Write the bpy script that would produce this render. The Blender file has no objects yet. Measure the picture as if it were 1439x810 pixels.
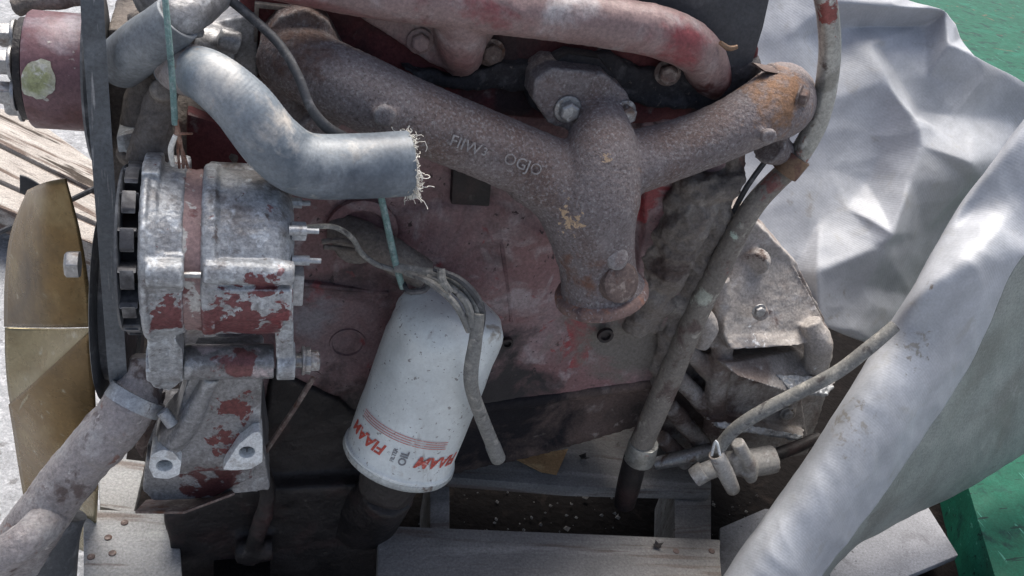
import bpy, bmesh, math, random
from mathutils import Vector, Matrix, noise
from mathutils.geometry import delaunay_2d_cdt
random.seed(7)
S = bpy.context.scene
COL = S.collection

# ------------------------------------------------------------------ camera
W, H = 1439.0, 810.0
PITCH, YAW, ROLL, DIST, LENS = 33.0, 20.0, 12.0, 0.90, 32.0
FPX = LENS / 36.0 * W
_p, _y, _r = (math.radians(a) for a in (PITCH, YAW, ROLL))
FW = Vector((math.sin(_y) * math.cos(_p), math.cos(_y) * math.cos(_p), -math.sin(_p)))
_rt = Vector((math.cos(_y), -math.sin(_y), 0)); _up = _rt.cross(FW)
RT = _rt * math.cos(_r) + _up * math.sin(_r)
UP = _up * math.cos(_r) - _rt * math.sin(_r)
CAM = Vector((0, 0, 0.33)) - FW * DIST
cd = bpy.data.cameras.new('camera'); cam = bpy.data.objects.new('camera', cd); COL.objects.link(cam)
m = Matrix((RT, UP, -FW)).transposed().to_4x4(); m.translation = CAM
cam.matrix_world = m; cd.lens = LENS; cd.sensor_width = 36; cd.clip_start = .01; cd.clip_end = 200
S.camera = cam

# ------------------------------------------------------------------ sky, sun, exposure
SUN_EL, SUN_AZ = 66.0, 20.0          # azimuth: clockwise from +Y, where the light comes from
w = bpy.data.worlds.new('World'); S.world = w; w.use_nodes = True
nt = w.node_tree
bg = nt.nodes['Background']; sky = nt.nodes.new('ShaderNodeTexSky'); sky.sky_type = 'NISHITA'
sky.sun_disc = False; sky.sun_elevation = math.radians(SUN_EL); sky.sun_rotation = math.radians(SUN_AZ)
sky.air_density = 1.0; sky.dust_density = 7.0; sky.ozone_density = 1.0
nt.links.new(sky.outputs[0], bg.inputs[0]); bg.inputs[1].default_value = 0.112
sl = bpy.data.lights.new('sun', 'SUN'); sl.energy = 2.9; sl.angle = math.radians(45); sl.color = (1, .97, .92)
sun = bpy.data.objects.new('sun', sl); COL.objects.link(sun)
_d = Vector((math.sin(math.radians(SUN_AZ)) * math.cos(math.radians(SUN_EL)), math.cos(math.radians(SUN_AZ)) * math.cos(math.radians(SUN_EL)), math.sin(math.radians(SUN_EL))))
sun.rotation_euler = (_d).to_track_quat('Z', 'Y').to_euler()
S.view_settings.view_transform = 'Standard'; S.view_settings.look = 'None'
S.view_settings.exposure = 0.68; S.view_settings.gamma = 1.0

# ------------------------------------------------------------------ placing helpers: a picture point on a plane of known depth
def ray(x, y): return FW + RT * ((x - W / 2) / FPX) - UP * ((y - H / 2) / FPX)
def P(x, y, Y):
    d = ray(x, y); return CAM + d * ((Y - CAM.y) / d.y)
def PZ(x, y, Z):
    d = ray(x, y); return CAM + d * ((Z - CAM.z) / d.z)
def dep(p): return (p - CAM).dot(FW)
def mm(rpx, p): return rpx * dep(p) / FPX

# ------------------------------------------------------------------ materials
MATS = {}
def worn(name, base, layers=(), rough=.7, metal=0., bumps=((120, .3, .0008),), rvar=.15, wave=None, coords=None, spec=None, grit=.22, edge=None, spots=()):
    """base colour + patchy layers (colour, scale, threshold, softness, detail, distortion, stretch)"""
    mt = bpy.data.materials.new(name); mt.use_nodes = True
    t = mt.node_tree; N = t.nodes; L = t.links
    b = N['Principled BSDF']
    tc = N.new('ShaderNodeTexCoord'); co = tc.outputs['Object']
    def nz(scale, detail=4, dist=0., seed=0., stretch=None, rough_=.55):
        mp = N.new('ShaderNodeMapping'); mp.inputs['Location'].default_value = (seed * 1.7, seed * .9, seed * 2.3)
        if stretch: mp.inputs['Scale'].default_value = stretch
        L.new(co, mp.inputs[0])
        n = N.new('ShaderNodeTexNoise'); n.inputs['Scale'].default_value = scale; n.inputs['Detail'].default_value = detail
        n.inputs['Roughness'].default_value = rough_; n.inputs['Distortion'].default_value = dist
        L.new(mp.outputs[0], n.inputs[0]); return n.outputs['Fac']
    def ramp(fac, lo, hi):
        r = N.new('ShaderNodeMapRange'); r.inputs[1].default_value = lo; r.inputs[2].default_value = hi
        r.clamp = True; L.new(fac, r.inputs[0]); return r.outputs[0]
    col = None
    # overall value variation of the base colour
    mx = N.new('ShaderNodeMix'); mx.data_type = 'RGBA'
    L.new(nz(18, 5, .3, 11), mx.inputs[0])
    mx.inputs[6].default_value = (*[c * .65 for c in base], 1); mx.inputs[7].default_value = (*[min(1, c * 1.35) for c in base], 1)
    col = mx.outputs[2]
    for i, ly in enumerate(layers):
        c, sc, th, so = ly[:4]; de = ly[4] if len(ly) > 4 else 5; di = ly[5] if len(ly) > 5 else .4
        st = ly[6] if len(ly) > 6 else None
        f = ramp(nz(sc, de, di, 3.1 * i + 1, st, .6), th, th + so)
        mx = N.new('ShaderNodeMix'); mx.data_type = 'RGBA'; L.new(f, mx.inputs[0]); L.new(col, mx.inputs[6])
        mx.inputs[7].default_value = (*c, 1); col = mx.outputs[2]
    for i, (c, px, py, Yd, rpx, sc, th, so) in enumerate(spots):       # stains, paint remnants and some painted shade, each at its own place
        ctr = P(px, py, Yd)
        vd = N.new('ShaderNodeVectorMath'); vd.operation = 'DISTANCE'; vd.inputs[1].default_value = ctr; L.new(co, vd.inputs[0])
        dm_ = ramp(vd.outputs['Value'], 0, mm(rpx, ctr))
        sb = N.new('ShaderNodeMath'); sb.operation = 'MULTIPLY_ADD'; sb.inputs[1].default_value = -.42; L.new(dm_, sb.inputs[0]); L.new(nz(sc, 6, .4, 2.3 * i + 21, None, .62), sb.inputs[2])
        f = ramp(sb.outputs[0], th, th + so)
        mx = N.new('ShaderNodeMix'); mx.data_type = 'RGBA'; L.new(f, mx.inputs[0]); L.new(col, mx.inputs[6])
        mx.inputs[7].default_value = (*c, 1); col = mx.outputs[2]
    if edge:
        ge = N.new('ShaderNodeNewGeometry')
        ad = N.new('ShaderNodeMath'); ad.operation = 'MULTIPLY_ADD'; ad.inputs[1].default_value = .12; L.new(nz(90, 4, .3, 31), ad.inputs[0]); L.new(ge.outputs['Pointiness'], ad.inputs[2])
        f = ramp(ad.outputs[0], edge[1], edge[2])
        mx = N.new('ShaderNodeMix'); mx.data_type = 'RGBA'; L.new(f, mx.inputs[0]); L.new(col, mx.inputs[6])
        mx.inputs[7].default_value = (*edge[0], 1); col = mx.outputs[2]
    if grit:
        hv = N.new('ShaderNodeHueSaturation'); r = N.new('ShaderNodeMapRange'); r.inputs[1].default_value = .3; r.inputs[2].default_value = .7
        r.inputs[3].default_value = 1 - grit * 1.6; r.inputs[4].default_value = 1 + grit * 1.6
        L.new(nz(330, 6, .2, 41, None, .75), r.inputs[0]); L.new(r.outputs[0], hv.inputs['Value']); L.new(col, hv.inputs['Color']); col = hv.outputs[0]
    L.new(col, b.inputs['Base Color'])
    b.inputs['Metallic'].default_value = metal
    b.inputs['Specular IOR Level'].default_value = spec if spec is not None else (.2 if rough > .6 else .42)
    r = N.new('ShaderNodeMapRange'); r.inputs[3].default_value = max(.05, rough - rvar); r.inputs[4].default_value = min(1, rough + rvar)
    L.new(nz(60, 4, 0, 5), r.inputs[0]); L.new(r.outputs[0], b.inputs['Roughness'])
    prev = None
    for k, (sc, stg, di) in enumerate(bumps):
        bp = N.new('ShaderNodeBump'); bp.inputs['Strength'].default_value = stg; bp.inputs['Distance'].default_value = di
        L.new(nz(sc, 5, .2, 7 + k), bp.inputs['Height'])
        if prev: L.new(prev, bp.inputs['Normal'])
        prev = bp.outputs[0]
    if wave:
        sc, stg, di, axis = wave
        wv = N.new('ShaderNodeTexWave'); wv.inputs['Scale'].default_value = sc; wv.inputs['Distortion'].default_value = .5
        wv.inputs['Detail'].default_value = 1; wv.bands_direction = axis
        L.new(co if not coords else tc.outputs[coords], wv.inputs[0])
        bp = N.new('ShaderNodeBump'); bp.inputs['Strength'].default_value = stg; bp.inputs['Distance'].default_value = di
        L.new(wv.outputs['Fac'], bp.inputs['Height'])
        if prev: L.new(prev, bp.inputs['Normal'])
        prev = bp.outputs[0]
    if prev: L.new(prev, b.inputs['Normal'])
    MATS[name] = mt; return mt

M = {}
M['manifold'] = worn('rusty_cast_iron', (.19, .164, .164), [((.15, .10, .085), 11, .48, .2), ((.31, .295, .295), 400, .50, .26, 2, 0), ((.11, .086, .08), 460, .55, .2, 2, 0), ((.245, .22, .22), 16, .58, .15)], .78, .1, ((400, 1., .0014), (120, .3, .0012)), edge=((.32, .31, .31), .58, .66),
    spots=[((.52, .38, .25), 803, 312, -.112, 50, 170, .385, .03), ((.25, .15, .095), 1095, 130, -.06, 90, 60, .25, .2), ((.13, .085, .072), 430, 60, -.05, 110, 50, .28, .2), ((.40, .30, .21), 850, 222, -.10, 24, 200, .41, .03), ((.40, .30, .21), 790, 275, -.105, 30, 200, .43, .03), ((.17, .095, .07), 800, 400, -.115, 80, 60, .26, .2)])
M['outlet'] = worn('orange_rust', (.21, .145, .13), [((.30, .16, .115), 60, .53, .1), ((.13, .09, .085), 40, .55, .1), ((.33, .31, .31), 200, .58, .1)], .85, 0, ((200, .6, .001),))
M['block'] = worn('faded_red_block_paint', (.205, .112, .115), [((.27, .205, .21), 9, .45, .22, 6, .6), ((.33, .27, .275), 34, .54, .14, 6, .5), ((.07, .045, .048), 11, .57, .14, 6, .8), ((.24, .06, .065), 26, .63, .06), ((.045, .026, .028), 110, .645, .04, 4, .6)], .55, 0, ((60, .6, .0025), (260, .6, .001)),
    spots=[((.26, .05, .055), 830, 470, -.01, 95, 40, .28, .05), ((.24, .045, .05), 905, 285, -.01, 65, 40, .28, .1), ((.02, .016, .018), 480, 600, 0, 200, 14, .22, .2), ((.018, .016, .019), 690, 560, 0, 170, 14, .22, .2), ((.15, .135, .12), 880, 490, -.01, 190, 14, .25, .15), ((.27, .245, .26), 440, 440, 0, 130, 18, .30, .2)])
M['dirt'] = worn('caked_grey_dirt', (.17, .15, .135), [((.24, .22, .20), 25, .5, .15), ((.08, .062, .057), 18, .57, .12), ((.15, .07, .068), 12, .64, .08)], .95, 0, ((45, .8, .004), (180, .9, .002), (600, .5, .0006)))
M['oily'] = worn('oil_black_iron', (.019, .016, .0165), [((.05, .027, .026), 12, .55, .15), ((.008, .007, .008), 20, .5, .15), ((.075, .066, .062), 60, .65, .1)], .55, 0, ((50, .7, .004), (250, .6, .0012)))
M['pan'] = worn('dirty_red_pan', (.12, .088, .078), [((.055, .045, .042), 10, .48, .15), ((.20, .165, .155), 30, .58, .12), ((.27, .23, .21), 70, .63, .08)], .75, 0, ((50, .7, .004), (250, .8, .0016)), spots=[((.014, .013, .016), 670, 620, .01, 210, 14, .20, .2), ((.014, .013, .016), 520, 640, .01, 180, 14, .18, .2)])
M['gasket'] = worn('black_gasket', (.04, .038, .042), [((.09, .085, .09), 50, .56, .12), ((.14, .12, .11), 160, .64, .06)], .75, 0, ((90, .9, .003), (400, .5, .0008)))
M['head'] = worn('dark_red_head', (.115, .035, .038), [((.045, .03, .032), 15, .47, .16), ((.16, .13, .13), 40, .62, .1)], .7, 0, ((80, .5, .0015),))
M['intake'] = worn('dusty_red_intake', (.235, .165, .16), [((.21, .085, .085), 12, .50, .18, 5, .6), ((.35, .31, .31), 24, .56, .16), ((.11, .05, .05), 30, .63, .1)], .5, .05, ((90, .5, .0012), (400, .4, .0005)), edge=((.42, .39, .39), .60, .68), spots=[((.21, .055, .06), 955, 72, -.07, 100, 40, .25, .25), ((.22, .07, .075), 690, 10, -.08, 90, 40, .28, .2), ((.10, .035, .035), 1000, 120, -.02, 70, 40, .25, .15), ((.42, .41, .42), 800, 5, -.08, 110, 24, .30, .25)])
M['cover'] = worn('charcoal_cover_paint', (.05, .053, .06), [((.10, .10, .105), 20, .55, .15), ((.13, .08, .05), 35, .66, .08)], .55, 0, ((120, .3, .0008),))
M['alu'] = worn('weathered_aluminium', (.36, .375, .39), [((.24, .235, .235), 35, .5, .16), ((.46, .49, .51), 120, .56, .1), ((.15, .13, .125), 60, .63, .06)], .5, .45, ((150, .4, .0008), (700, .3, .0003)))
M['alu_red'] = worn('aluminium_with_flaking_red_paint', (.33, .345, .36), [((.21, .205, .205), 18, .48, .16), ((.45, .48, .51), 100, .55, .1), ((.13, .115, .11), 26, .60, .1), ((.22, .12, .125), 60, .655, .03), ((.14, .12, .115), 70, .63, .05)], .45, .25, ((150, .7, .0014), (500, .5, .0006)), edge=((.60, .63, .65), .585, .63),
    spots=[((.15, .054, .058), 350, 452, -.175, 100, 40, .285, .015), ((.15, .054, .058), 245, 442, -.18, 56, 50, .275, .015), ((.20, .07, .08), 392, 335, -.19, 40, 60, .33, .05), ((.15, .054, .058), 375, 396, -.185, 50, 60, .31, .03), ((.19, .055, .06), 402, 450, -.18, 60, 60, .30, .04), ((.15, .05, .05), 285, 455, -.17, 36, 60, .28, .03)], grit=.3)
M['stator'] = worn('flaking_stator_paint', (.27, .185, .18), [((.46, .45, .43), 40, .54, .03), ((.14, .055, .055), 38, .57, .05)], .6, .2, ((200, .5, .001),))
M['bright'] = worn('bare_machined_aluminium', (.68, .71, .72), [((.48, .48, .47), 90, .55, .1), ((.30, .26, .23), 70, .68, .06)], .4, .2, ((300, .4, .0004),))
M['bracket'] = worn('greasy_bracket', (.24, .24, .245), [((.15, .145, .145), 20, .48, .15), ((.36, .37, .38), 60, .57, .1), ((.09, .075, .07), 16, .61, .1)], .38, .2, ((80, .5, .0014), (400, .5, .0006)), edge=((.46, .47, .47), .59, .66),
    spots=[((.13, .036, .036), 325, 570, -.125, 44, 70, .29, .03), ((.13, .036, .036), 318, 618, -.125, 42, 70, .30, .03), ((.46, .39, .40), 320, 492, -.165, 120, 40, .27, .1), ((.10, .04, .04), 300, 672, -.11, 80, 50, .30, .05), ((.16, .065, .065), 330, 524, -.16, 50, 50, .29, .05)], grit=.3)
M['steel'] = worn('dull_steel', (.33, .33, .33), [((.16, .12, .10), 60, .52, .12), ((.45, .46, .46), 200, .56, .1)], .45, .6, ((300, .4, .0005),))
M['rustbolt'] = worn('rusty_bolt', (.15, .115, .105), [((.26, .22, .20), 120, .52, .1), ((.12, .055, .035), 60, .56, .1)], .75, .3, ((300, .5, .0008),))
M['hose'] = worn('dusty_grey_rubber_hose', (.17, .20, .23), [((.25, .275, .295), 14, .50, .18, 5, .5), ((.11, .135, .16), 22, .56, .14), ((.34, .34, .33), 45, .62, .1)], .40, .0, ((60, .15, .0006), (500, .3, .0002)), .1, grit=.16, spots=[((.24, .16, .105), 268, 92, -.115, 40, 60, .27, .12), ((.48, .45, .41), 395, 172, -.155, 90, 40, .27, .25), ((.42, .42, .41), 310, 95, -.14, 90, 40, .27, .25), ((.075, .092, .115), 520, 262, -.15, 150, 30, .22, .3)])  # the last spot puts the shaded underside near the cut end into the colour
M['rubber'] = worn('dark_rubber', (.075, .08, .088), [((.16, .165, .175), 60, .52, .14), ((.03, .03, .034), 30, .58, .1)], .55, 0, ((200, .3, .0005),))
M['blade_grey'] = worn('dusty_dark_steel', (.055, .055, .06), [((.11, .11, .115), 60, .52, .12), ((.03, .027, .027), 40, .57, .1)], .5, .1, ((200, .4, .0006),), edge=((.26, .26, .26), .61, .67))
M['stub'] = worn('grey_rubber_stub', (.17, .19, .21), [((.25, .27, .285), 30, .5, .16), ((.10, .11, .125), 24, .56, .14)], .5, 0, ((100, .3, .0008),))
M['belt'] = worn('belt_rubber', (.10, .11, .12), [((.15, .165, .18), 25, .52, .16), ((.28, .28, .28), 240, .62, .06, 3, 0, (1, 1, .05))], .5, 0, ((200, .25, .0004),))
M['fan'] = worn('olive_brown_fan_paint', (.19, .125, .052), [((.28, .215, .11), 13, .5, .18), ((.085, .06, .034), 8, .53, .16), ((.36, .33, .25), 70, .66, .08)], .28, .5, ((18, .25, .005), (200, .15, .0004)), .08, grit=.12)
M['fan_lit'] = worn('lit_worn_fan_paint', (.31, .265, .165), [((.20, .145, .075), 14, .53, .16), ((.42, .395, .31), 60, .6, .1)], .28, .5, ((18, .25, .005), (200, .15, .0004)), .08, grit=.12)  # paler copy of the fan paint: light on the blade faces is in the colour
M['drum'] = worn('dull_red_drum_paint', (.155, .085, .097), [((.26, .225, .25), 30, .48, .18), ((.11, .045, .045), 14, .55, .14), ((.45, .43, .40), 110, .66, .05)], .5, .1, ((120, .5, .0012),), spots=[((.10, .038, .036), 80, 165, -.03, 80, 30, .22, .2), ((.52, .5, .47), 33, 70, -.05, 16, 90, .38, .05)])
M['patch'] = worn('pale_green_lichen_paint', (.48, .48, .38), [((.34, .36, .20), 50, .52, .12), ((.6, .6, .55), 160, .55, .1)], .8, 0, ((200, .6, .001),))
M['filter'] = worn('white_filter_enamel', (.68, .725, .715), [((.58, .615, .605), 22, .5, .2), ((.36, .35, .33), 60, .64, .12, 4, .6, (1, 1, .25)), ((.30, .30, .29), 220, .67, .03, 2, 0), ((.12, .12, .12), 420, .715, .02, 2, 0)], .36, .05, ((40, .12, .001),), .1, grit=.06, spots=[((.30, .27, .22), 655, 550, -.13, 30, 70, .36, .15), ((.36, .33, .28), 700, 470, -.1, 40, 60, .33, .15), ((.30, .28, .25), 500, 600, -.12, 50, 60, .36, .2), ((.42, .38, .33), 560, 660, -.12, 70, 60, .42, .15)])
M['print'] = worn('red_print', (.50, .085, .06), [((.58, .45, .42), 150, .585, .05)], .5)
M['printgrey'] = worn('grey_print', (.22, .22, .23), [((.45, .47, .47), 180, .57, .05)], .5)
M['rim'] = worn('filter_rim', (.42, .45, .45), [((.13, .10, .085), 90, .56, .1)], .45, .3)
M['pipe'] = worn('dirt_covered_pipe', (.275, .25, .245), [((.38, .365, .36), 20, .53, .13), ((.125, .095, .088), 34, .56, .06), ((.21, .115, .095), 50, .645, .06), ((.5, .47, .45), 110, .655, .05)], .45, .05, ((60, .6, .002), (160, .9, .002), (420, .6, .001)), edge=((.52, .5, .49), .58, .66))
M['dip'] = worn('dipstick_tube_steel', (.34, .345, .325), [((.24, .24, .22), 30, .52, .1, 4, .4), ((.50, .51, .49), 26, .57, .08, 4, .3), ((.13, .11, .10), 60, .62, .08)], .36, .5, ((180, .4, .0008),), spots=[((.22, .075, .07), 1168, 30, -.05, 50, 50, .27, .03), ((.24, .09, .075), 1130, 215, -.05, 45, 50, .27, .05)])
M['dipdirt'] = worn('dipstick_tube_dirty', (.215, .195, .172), [((.13, .10, .09), 30, .55, .08), ((.33, .31, .27), 70, .60, .06)], .62, .05, ((90, .7, .0025), (300, .6, .001)), spots=[((.21, .10, .09), 1085, 262, -.05, 60, 40, .25, .06), ((.46, .55, .47), 1030, 330, -.05, 60, 60, .36, .08), ((.55, .50, .36), 1062, 288, -.05, 22, 90, .36, .05), ((.40, .42, .36), 985, 430, -.04, 60, 60, .40, .08)])
M['brass'] = worn('brown_clamp', (.20, .13, .085), [((.12, .06, .05), 50, .52, .1)], .55, .4)
M['housing'] = worn('dusty_clutch_housing', (.34, .318, .30), [((.21, .175, .16), 15, .5, .14), ((.42, .405, .40), 40, .57, .12), ((.14, .095, .085), 22, .62, .08)], .7, .15, ((45, .5, .003), (200, .7, .0016)), edge=((.50, .49, .48), .60, .68), spots=[((.66, .67, .67), 1075, 480, .0, 60, 130, .42, .04), ((.66, .67, .67), 1130, 540, -.01, 50, 110, .38, .04), ((.11, .08, .07), 1060, 365, .03, 70, 60, .34, .1), ((.12, .09, .08), 1000, 590, .03, 150, 20, .24, .15)])
M['tarp'] = worn('silver_tarpaulin', (.42, .44, .47), [((.35, .365, .385), 7, .52, .2), ((.48, .505, .535), 13, .56, .2), ((.35, .35, .34), 30, .60, .2)], .48, .06, ((30, .25, .0012), (140, .35, .0006)), .08, wave=(125, .2, .0003, 'DIAGONAL'), grit=.08,
    spots=[((.22, .19, .16), 1305, 405, -.05, 40, 90, .38, .1), ((.28, .27, .25), 1140, 285, .15, 60, 60, .34, .15), ((.28, .27, .25), 1165, 425, .1, 60, 60, .34, .15), ((.26, .25, .23), 1290, 490, -.07, 70, 110, .40, .08), ((.30, .24, .17), 1213, 309, .13, 10, 90, .34, .05), ((.30, .29, .27), 1190, 600, -.1, 90, 90, .42, .08), ((.30, .29, .27), 1150, 690, -.12, 60, 90, .42, .08)])
M['tarpback'] = worn('grey_green_tarpaulin_underside', (.27, .295, .275), [((.21, .22, .20), 8, .5, .2), ((.33, .35, .33), 20, .58, .2), ((.17, .17, .155), 24, .64, .1, 5, .5, (.4, 1, 1))], .55, .05, ((30, .3, .0015), (140, .35, .0006)), .08, wave=(125, .2, .0003, 'DIAGONAL'))
M['green'] = worn('scratched_green_paint', (.008, .082, .052), [((.011, .115, .075), 9, .52, .15), ((.006, .045, .035), 18, .55, .08), ((.15, .09, .065), 11, .645, .03, 6, 1.2), ((.05, .19, .145), 130, .68, .02, 2, 0, (1, .12, 1)), ((.006, .03, .025), 90, .62, .03, 3, .3, (.15, 1, 1))], 0.62, 0, ((60, .3, .0012),), spec=.15, spots=[((.16, .09, .065), 1420, 705, -.1, 40, 60, .34, .03), ((.18, .10, .06), 1392, 35, .4, 40, 60, .34, .03)])
M['wood'] = worn('shaded_weathered_wood', (.20, .195, .19), [((.29, .285, .275), 30, .5, .14, 5, .2, (.12, 1, 1)), ((.15, .13, .12), 90, .55, .08, 4, .2, (.06, 1, 1)), ((.09, .075, .07), 40, .69, .05)], .85, 0, ((160, .9, .002), (40, .3, .002)), spots=[((.12, .07, .065), 630, 790, -.1, 60, 60, .3, .15)])  # base colour darkened to carry the engine's shade on the slats
M['wood2'] = worn('pale_bleached_wood', (.34, .315, .29), [((.45, .43, .40), 24, .5, .14, 5, .2, (.12, 1, 1)), ((.13, .10, .085), 60, .52, .07, 5, .3, (.05, 1, 1)), ((.05, .04, .033), 26, .60, .05, 4, .4, (.10, 1, 1))], .85, 0, ((60, 1., .006), (200, .8, .002)))
M['wood3'] = worn('pallet_wood', (.29, .295, .295), [((.38, .39, .385), 30, .5, .14, 5, .2, (.12, 1, 1)), ((.17, .15, .14), 90, .55, .08, 4, .2, (.06, 1, 1)), ((.10, .08, .075), 40, .67, .05)], .85, 0, ((160, .9, .002), (40, .3, .002)))
M['ground'] = worn('grey_yard_ground', (.26, .27, .285), [((.36, .37, .39), 80, .52, .1), ((.14, .14, .145), 50, .58, .1)], .95, 0, ((90, .8, .004), (400, .6, .001)))
M['soil'] = worn('shade_black_soil', (.006, .005, .005), [((.014, .011, .010), 30, .58, .1)], .95, 0, ((90, .9, .005),), spec=.1)  # near-black colour stands in for the deep shade between engine and bin
M['card'] = worn('tan_cardboard', (.42, .26, .13), [((.55, .38, .2), 30, .55, .1), ((.2, .12, .07), 40, .6, .1)], .8)
M['cord'] = worn('faded_green_cord', (.17, .27, .255), [((.26, .34, .33), 200, .5, .1), ((.09, .14, .14), 90, .58, .1)], .8, 0, ((900, .6, .001),))
M['thread'] = worn('white_threads', (.72, .70, .64), [((.45, .41, .34), 120, .56, .1)], .8)
M['wire'] = worn('dusty_grey_wire', (.20, .20, .19), [((.33, .32, .29), 90, .52, .12), ((.08, .075, .075), 70, .58, .1)], .65, 0, ((400, .5, .0005),))
M['blackwire'] = worn('black_cable', (.055, .057, .062), [((.13, .13, .135), 90, .54, .12)], .6)
M['rustwire'] = worn('rust_wire', (.24, .13, .095), [((.35, .24, .19), 200, .5, .1), ((.10, .05, .04), 90, .58, .1)], .8)
M['tan'] = worn('pale_plastic_fitting', (.40, .385, .36), [((.28, .25, .23), 60, .52, .12), ((.52, .51, .49), 120, .57, .1)], .6, .1, ((300, .4, .0006),))
M['rag'] = worn('green_stained_rag', (.40, .43, .40), [((.03, .30, .20), 50, .54, .08), ((.18, .14, .13), 60, .58, .08)], .85, 0, ((200, .6, .001),))
M['greyboard'] = worn('grey_fibre_board', (.25, .255, .27), [((.17, .17, .18), 20, .54, .14), ((.08, .08, .085), 120, .66, .05)], .85, 0, ((150, .4, .001),))

# ------------------------------------------------------------------ geometry helpers: every shape is (verts, faces) in world metres
def catmull(pts, n):
    """pts: list of tuples (any length) -> smooth interpolation"""
    out = []
    k = len(pts)
    for i in range(k - 1):
        p0 = pts[max(i - 1, 0)]; p1 = pts[i]; p2 = pts[i + 1]; p3 = pts[min(i + 2, k - 1)]
        for s in range(n):
            t = s / n; r = []
            for a, b, c, d in zip(p0, p1, p2, p3):
                r.append(.5 * (2 * b + (c - a) * t + (2 * a - 5 * b + 4 * c - d) * t * t + (3 * b - a - 3 * c + d) * t ** 3))
            out.append(tuple(r))
    out.append(tuple(pts[-1])); return out

def sweep(path, seg=14, caps=True):
    """path: list of (Vector, radius)"""
    V = []; F = []
    n = len(path)
    tang = []
    for i in range(n):
        a = path[max(i - 1, 0)][0]; b = path[min(i + 1, n - 1)][0]; tang.append((b - a).normalized())
    ref = Vector((0, 0, 1)) if abs(tang[0].z) < .9 else Vector((1, 0, 0))
    u = tang[0].cross(ref).normalized()
    for i in range(n):
        t = tang[i]; u = (u - t * u.dot(t)).normalized(); v = t.cross(u)
        c, r = path[i]
        for s in range(seg):
            a = 2 * math.pi * s / seg; V.append(c + (u * math.cos(a) + v * math.sin(a)) * r)
    for i in range(n - 1):
        for s in range(seg):
            s2 = (s + 1) % seg
            F.append((i * seg + s, i * seg + s2, (i + 1) * seg + s2, (i + 1) * seg + s))
    if caps:
        F.append(tuple(range(seg - 1, -1, -1))); F.append(tuple((n - 1) * seg + s for s in range(seg)))
    return V, F

def path_px(pts, n=6):
    w_ = []
    for x, y, Y, r in pts:
        p = P(x, y, Y); w_.append((p.x, p.y, p.z, mm(r, p)))
    return [(Vector(q[:3]), max(q[3], 1e-4)) for q in (catmull(w_, n) if n > 1 else w_)]
def T(pts, n=6, seg=16, caps=True): return sweep(path_px(pts, n), seg, caps)

def prism(poly, Y0, Y1):
    b = [P(x, y, Y0) for x, y in poly]
    k = len(b); V = [Vector((p.x, Y0, p.z)) for p in b] + [Vector((p.x, Y1, p.z)) for p in b]
    F = [tuple(range(k)), tuple(range(2 * k - 1, k - 1, -1))]
    for i in range(k):
        j = (i + 1) % k; F.append((i, i + k, j + k, j))
    return V, F

def slab(pts, off):
    """pts: world points of a polygon, off: thickness vector"""
    k = len(pts); V = [Vector(p) for p in pts] + [Vector(p) + off for p in pts]
    F = [tuple(range(k)), tuple(range(2 * k - 1, k - 1, -1))]
    for i in range(k):
        j = (i + 1) % k; F.append((i, i + k, j + k, j))
    return V, F

def lathe(o, d, prof, seg=32, a0=0., a1=2 * math.pi):
    d = d.normalized(); ref = Vector((0, 0, 1)) if abs(d.z) < .9 else Vector((0, -1, 0))
    u = (ref - d * ref.dot(d)).normalized(); v = d.cross(u)
    full = abs(a1 - a0 - 2 * math.pi) < 1e-6
    cnt = seg if full else seg + 1
    V = []; F = []
    for t, r in prof:
        for s in range(cnt):
            a = a0 + (a1 - a0) * s / seg; V.append(o + d * t + (u * math.cos(a) + v * math.sin(a)) * max(r, 1e-5))
    for i in range(len(prof) - 1):
        for s in range(seg):
            s2 = (s + 1) % cnt
            F.append((i * cnt + s, i * cnt + s2, (i + 1) * cnt + s2, (i + 1) * cnt + s))
    if full:
        F.append(tuple(range(cnt - 1, -1, -1))); F.append(tuple((len(prof) - 1) * cnt + s for s in range(cnt)))
    return V, F

def hexbolt(c, d, r, h, washer=True):
    g = []
    if washer: g.append(lathe(c, d, [(0, r * 1.35), (h * .18, r * 1.35), (h * .22, r * 1.25)], 20))
    g.append(lathe(c, d, [(h * .15, r), (h * .85, r), (h, r * .78)], 6))
    return join(g)

def box(o, ax, ay, az):
    V = [o + ax * i + ay * j + az * k for i in (-.5, .5) for j in (-.5, .5) for k in (-.5, .5)]
    return V, [(0, 1, 3, 2), (4, 6, 7, 5), (0, 4, 5, 1), (2, 3, 7, 6), (0, 2, 6, 4), (1, 5, 7, 3)]

def join(gs):
    V = []; F = []
    for v, f in gs:
        k = len(V); V += list(v); F += [tuple(i + k for i in q) for q in f]
    return V, F

def mesh(name, geo, mat, bevel=0., bseg=2, smooth=True, sharp=38, recalc=True):
    me = bpy.data.meshes.new(name); me.from_pydata([tuple(v) for v in geo[0]], [], geo[1])
    bm = bmesh.new(); bm.from_mesh(me)
    if recalc: bmesh.ops.recalc_face_normals(bm, faces=bm.faces)
    if bevel:
        es = [e for e in bm.edges if len(e.link_faces) == 2 and e.calc_face_angle(0) > .6]
        bmesh.ops.bevel(bm, geom=es, offset=bevel, segments=bseg, affect='EDGES', profile=.6, clamp_overlap=True)
    for f in bm.faces: f.smooth = smooth
    if smooth:
        for e in bm.edges:
            if len(e.link_faces) == 2 and e.calc_face_angle(0) > math.radians(sharp): e.smooth = False
    bm.to_mesh(me); bm.free(); me.materials.append(mat); return me

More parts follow.
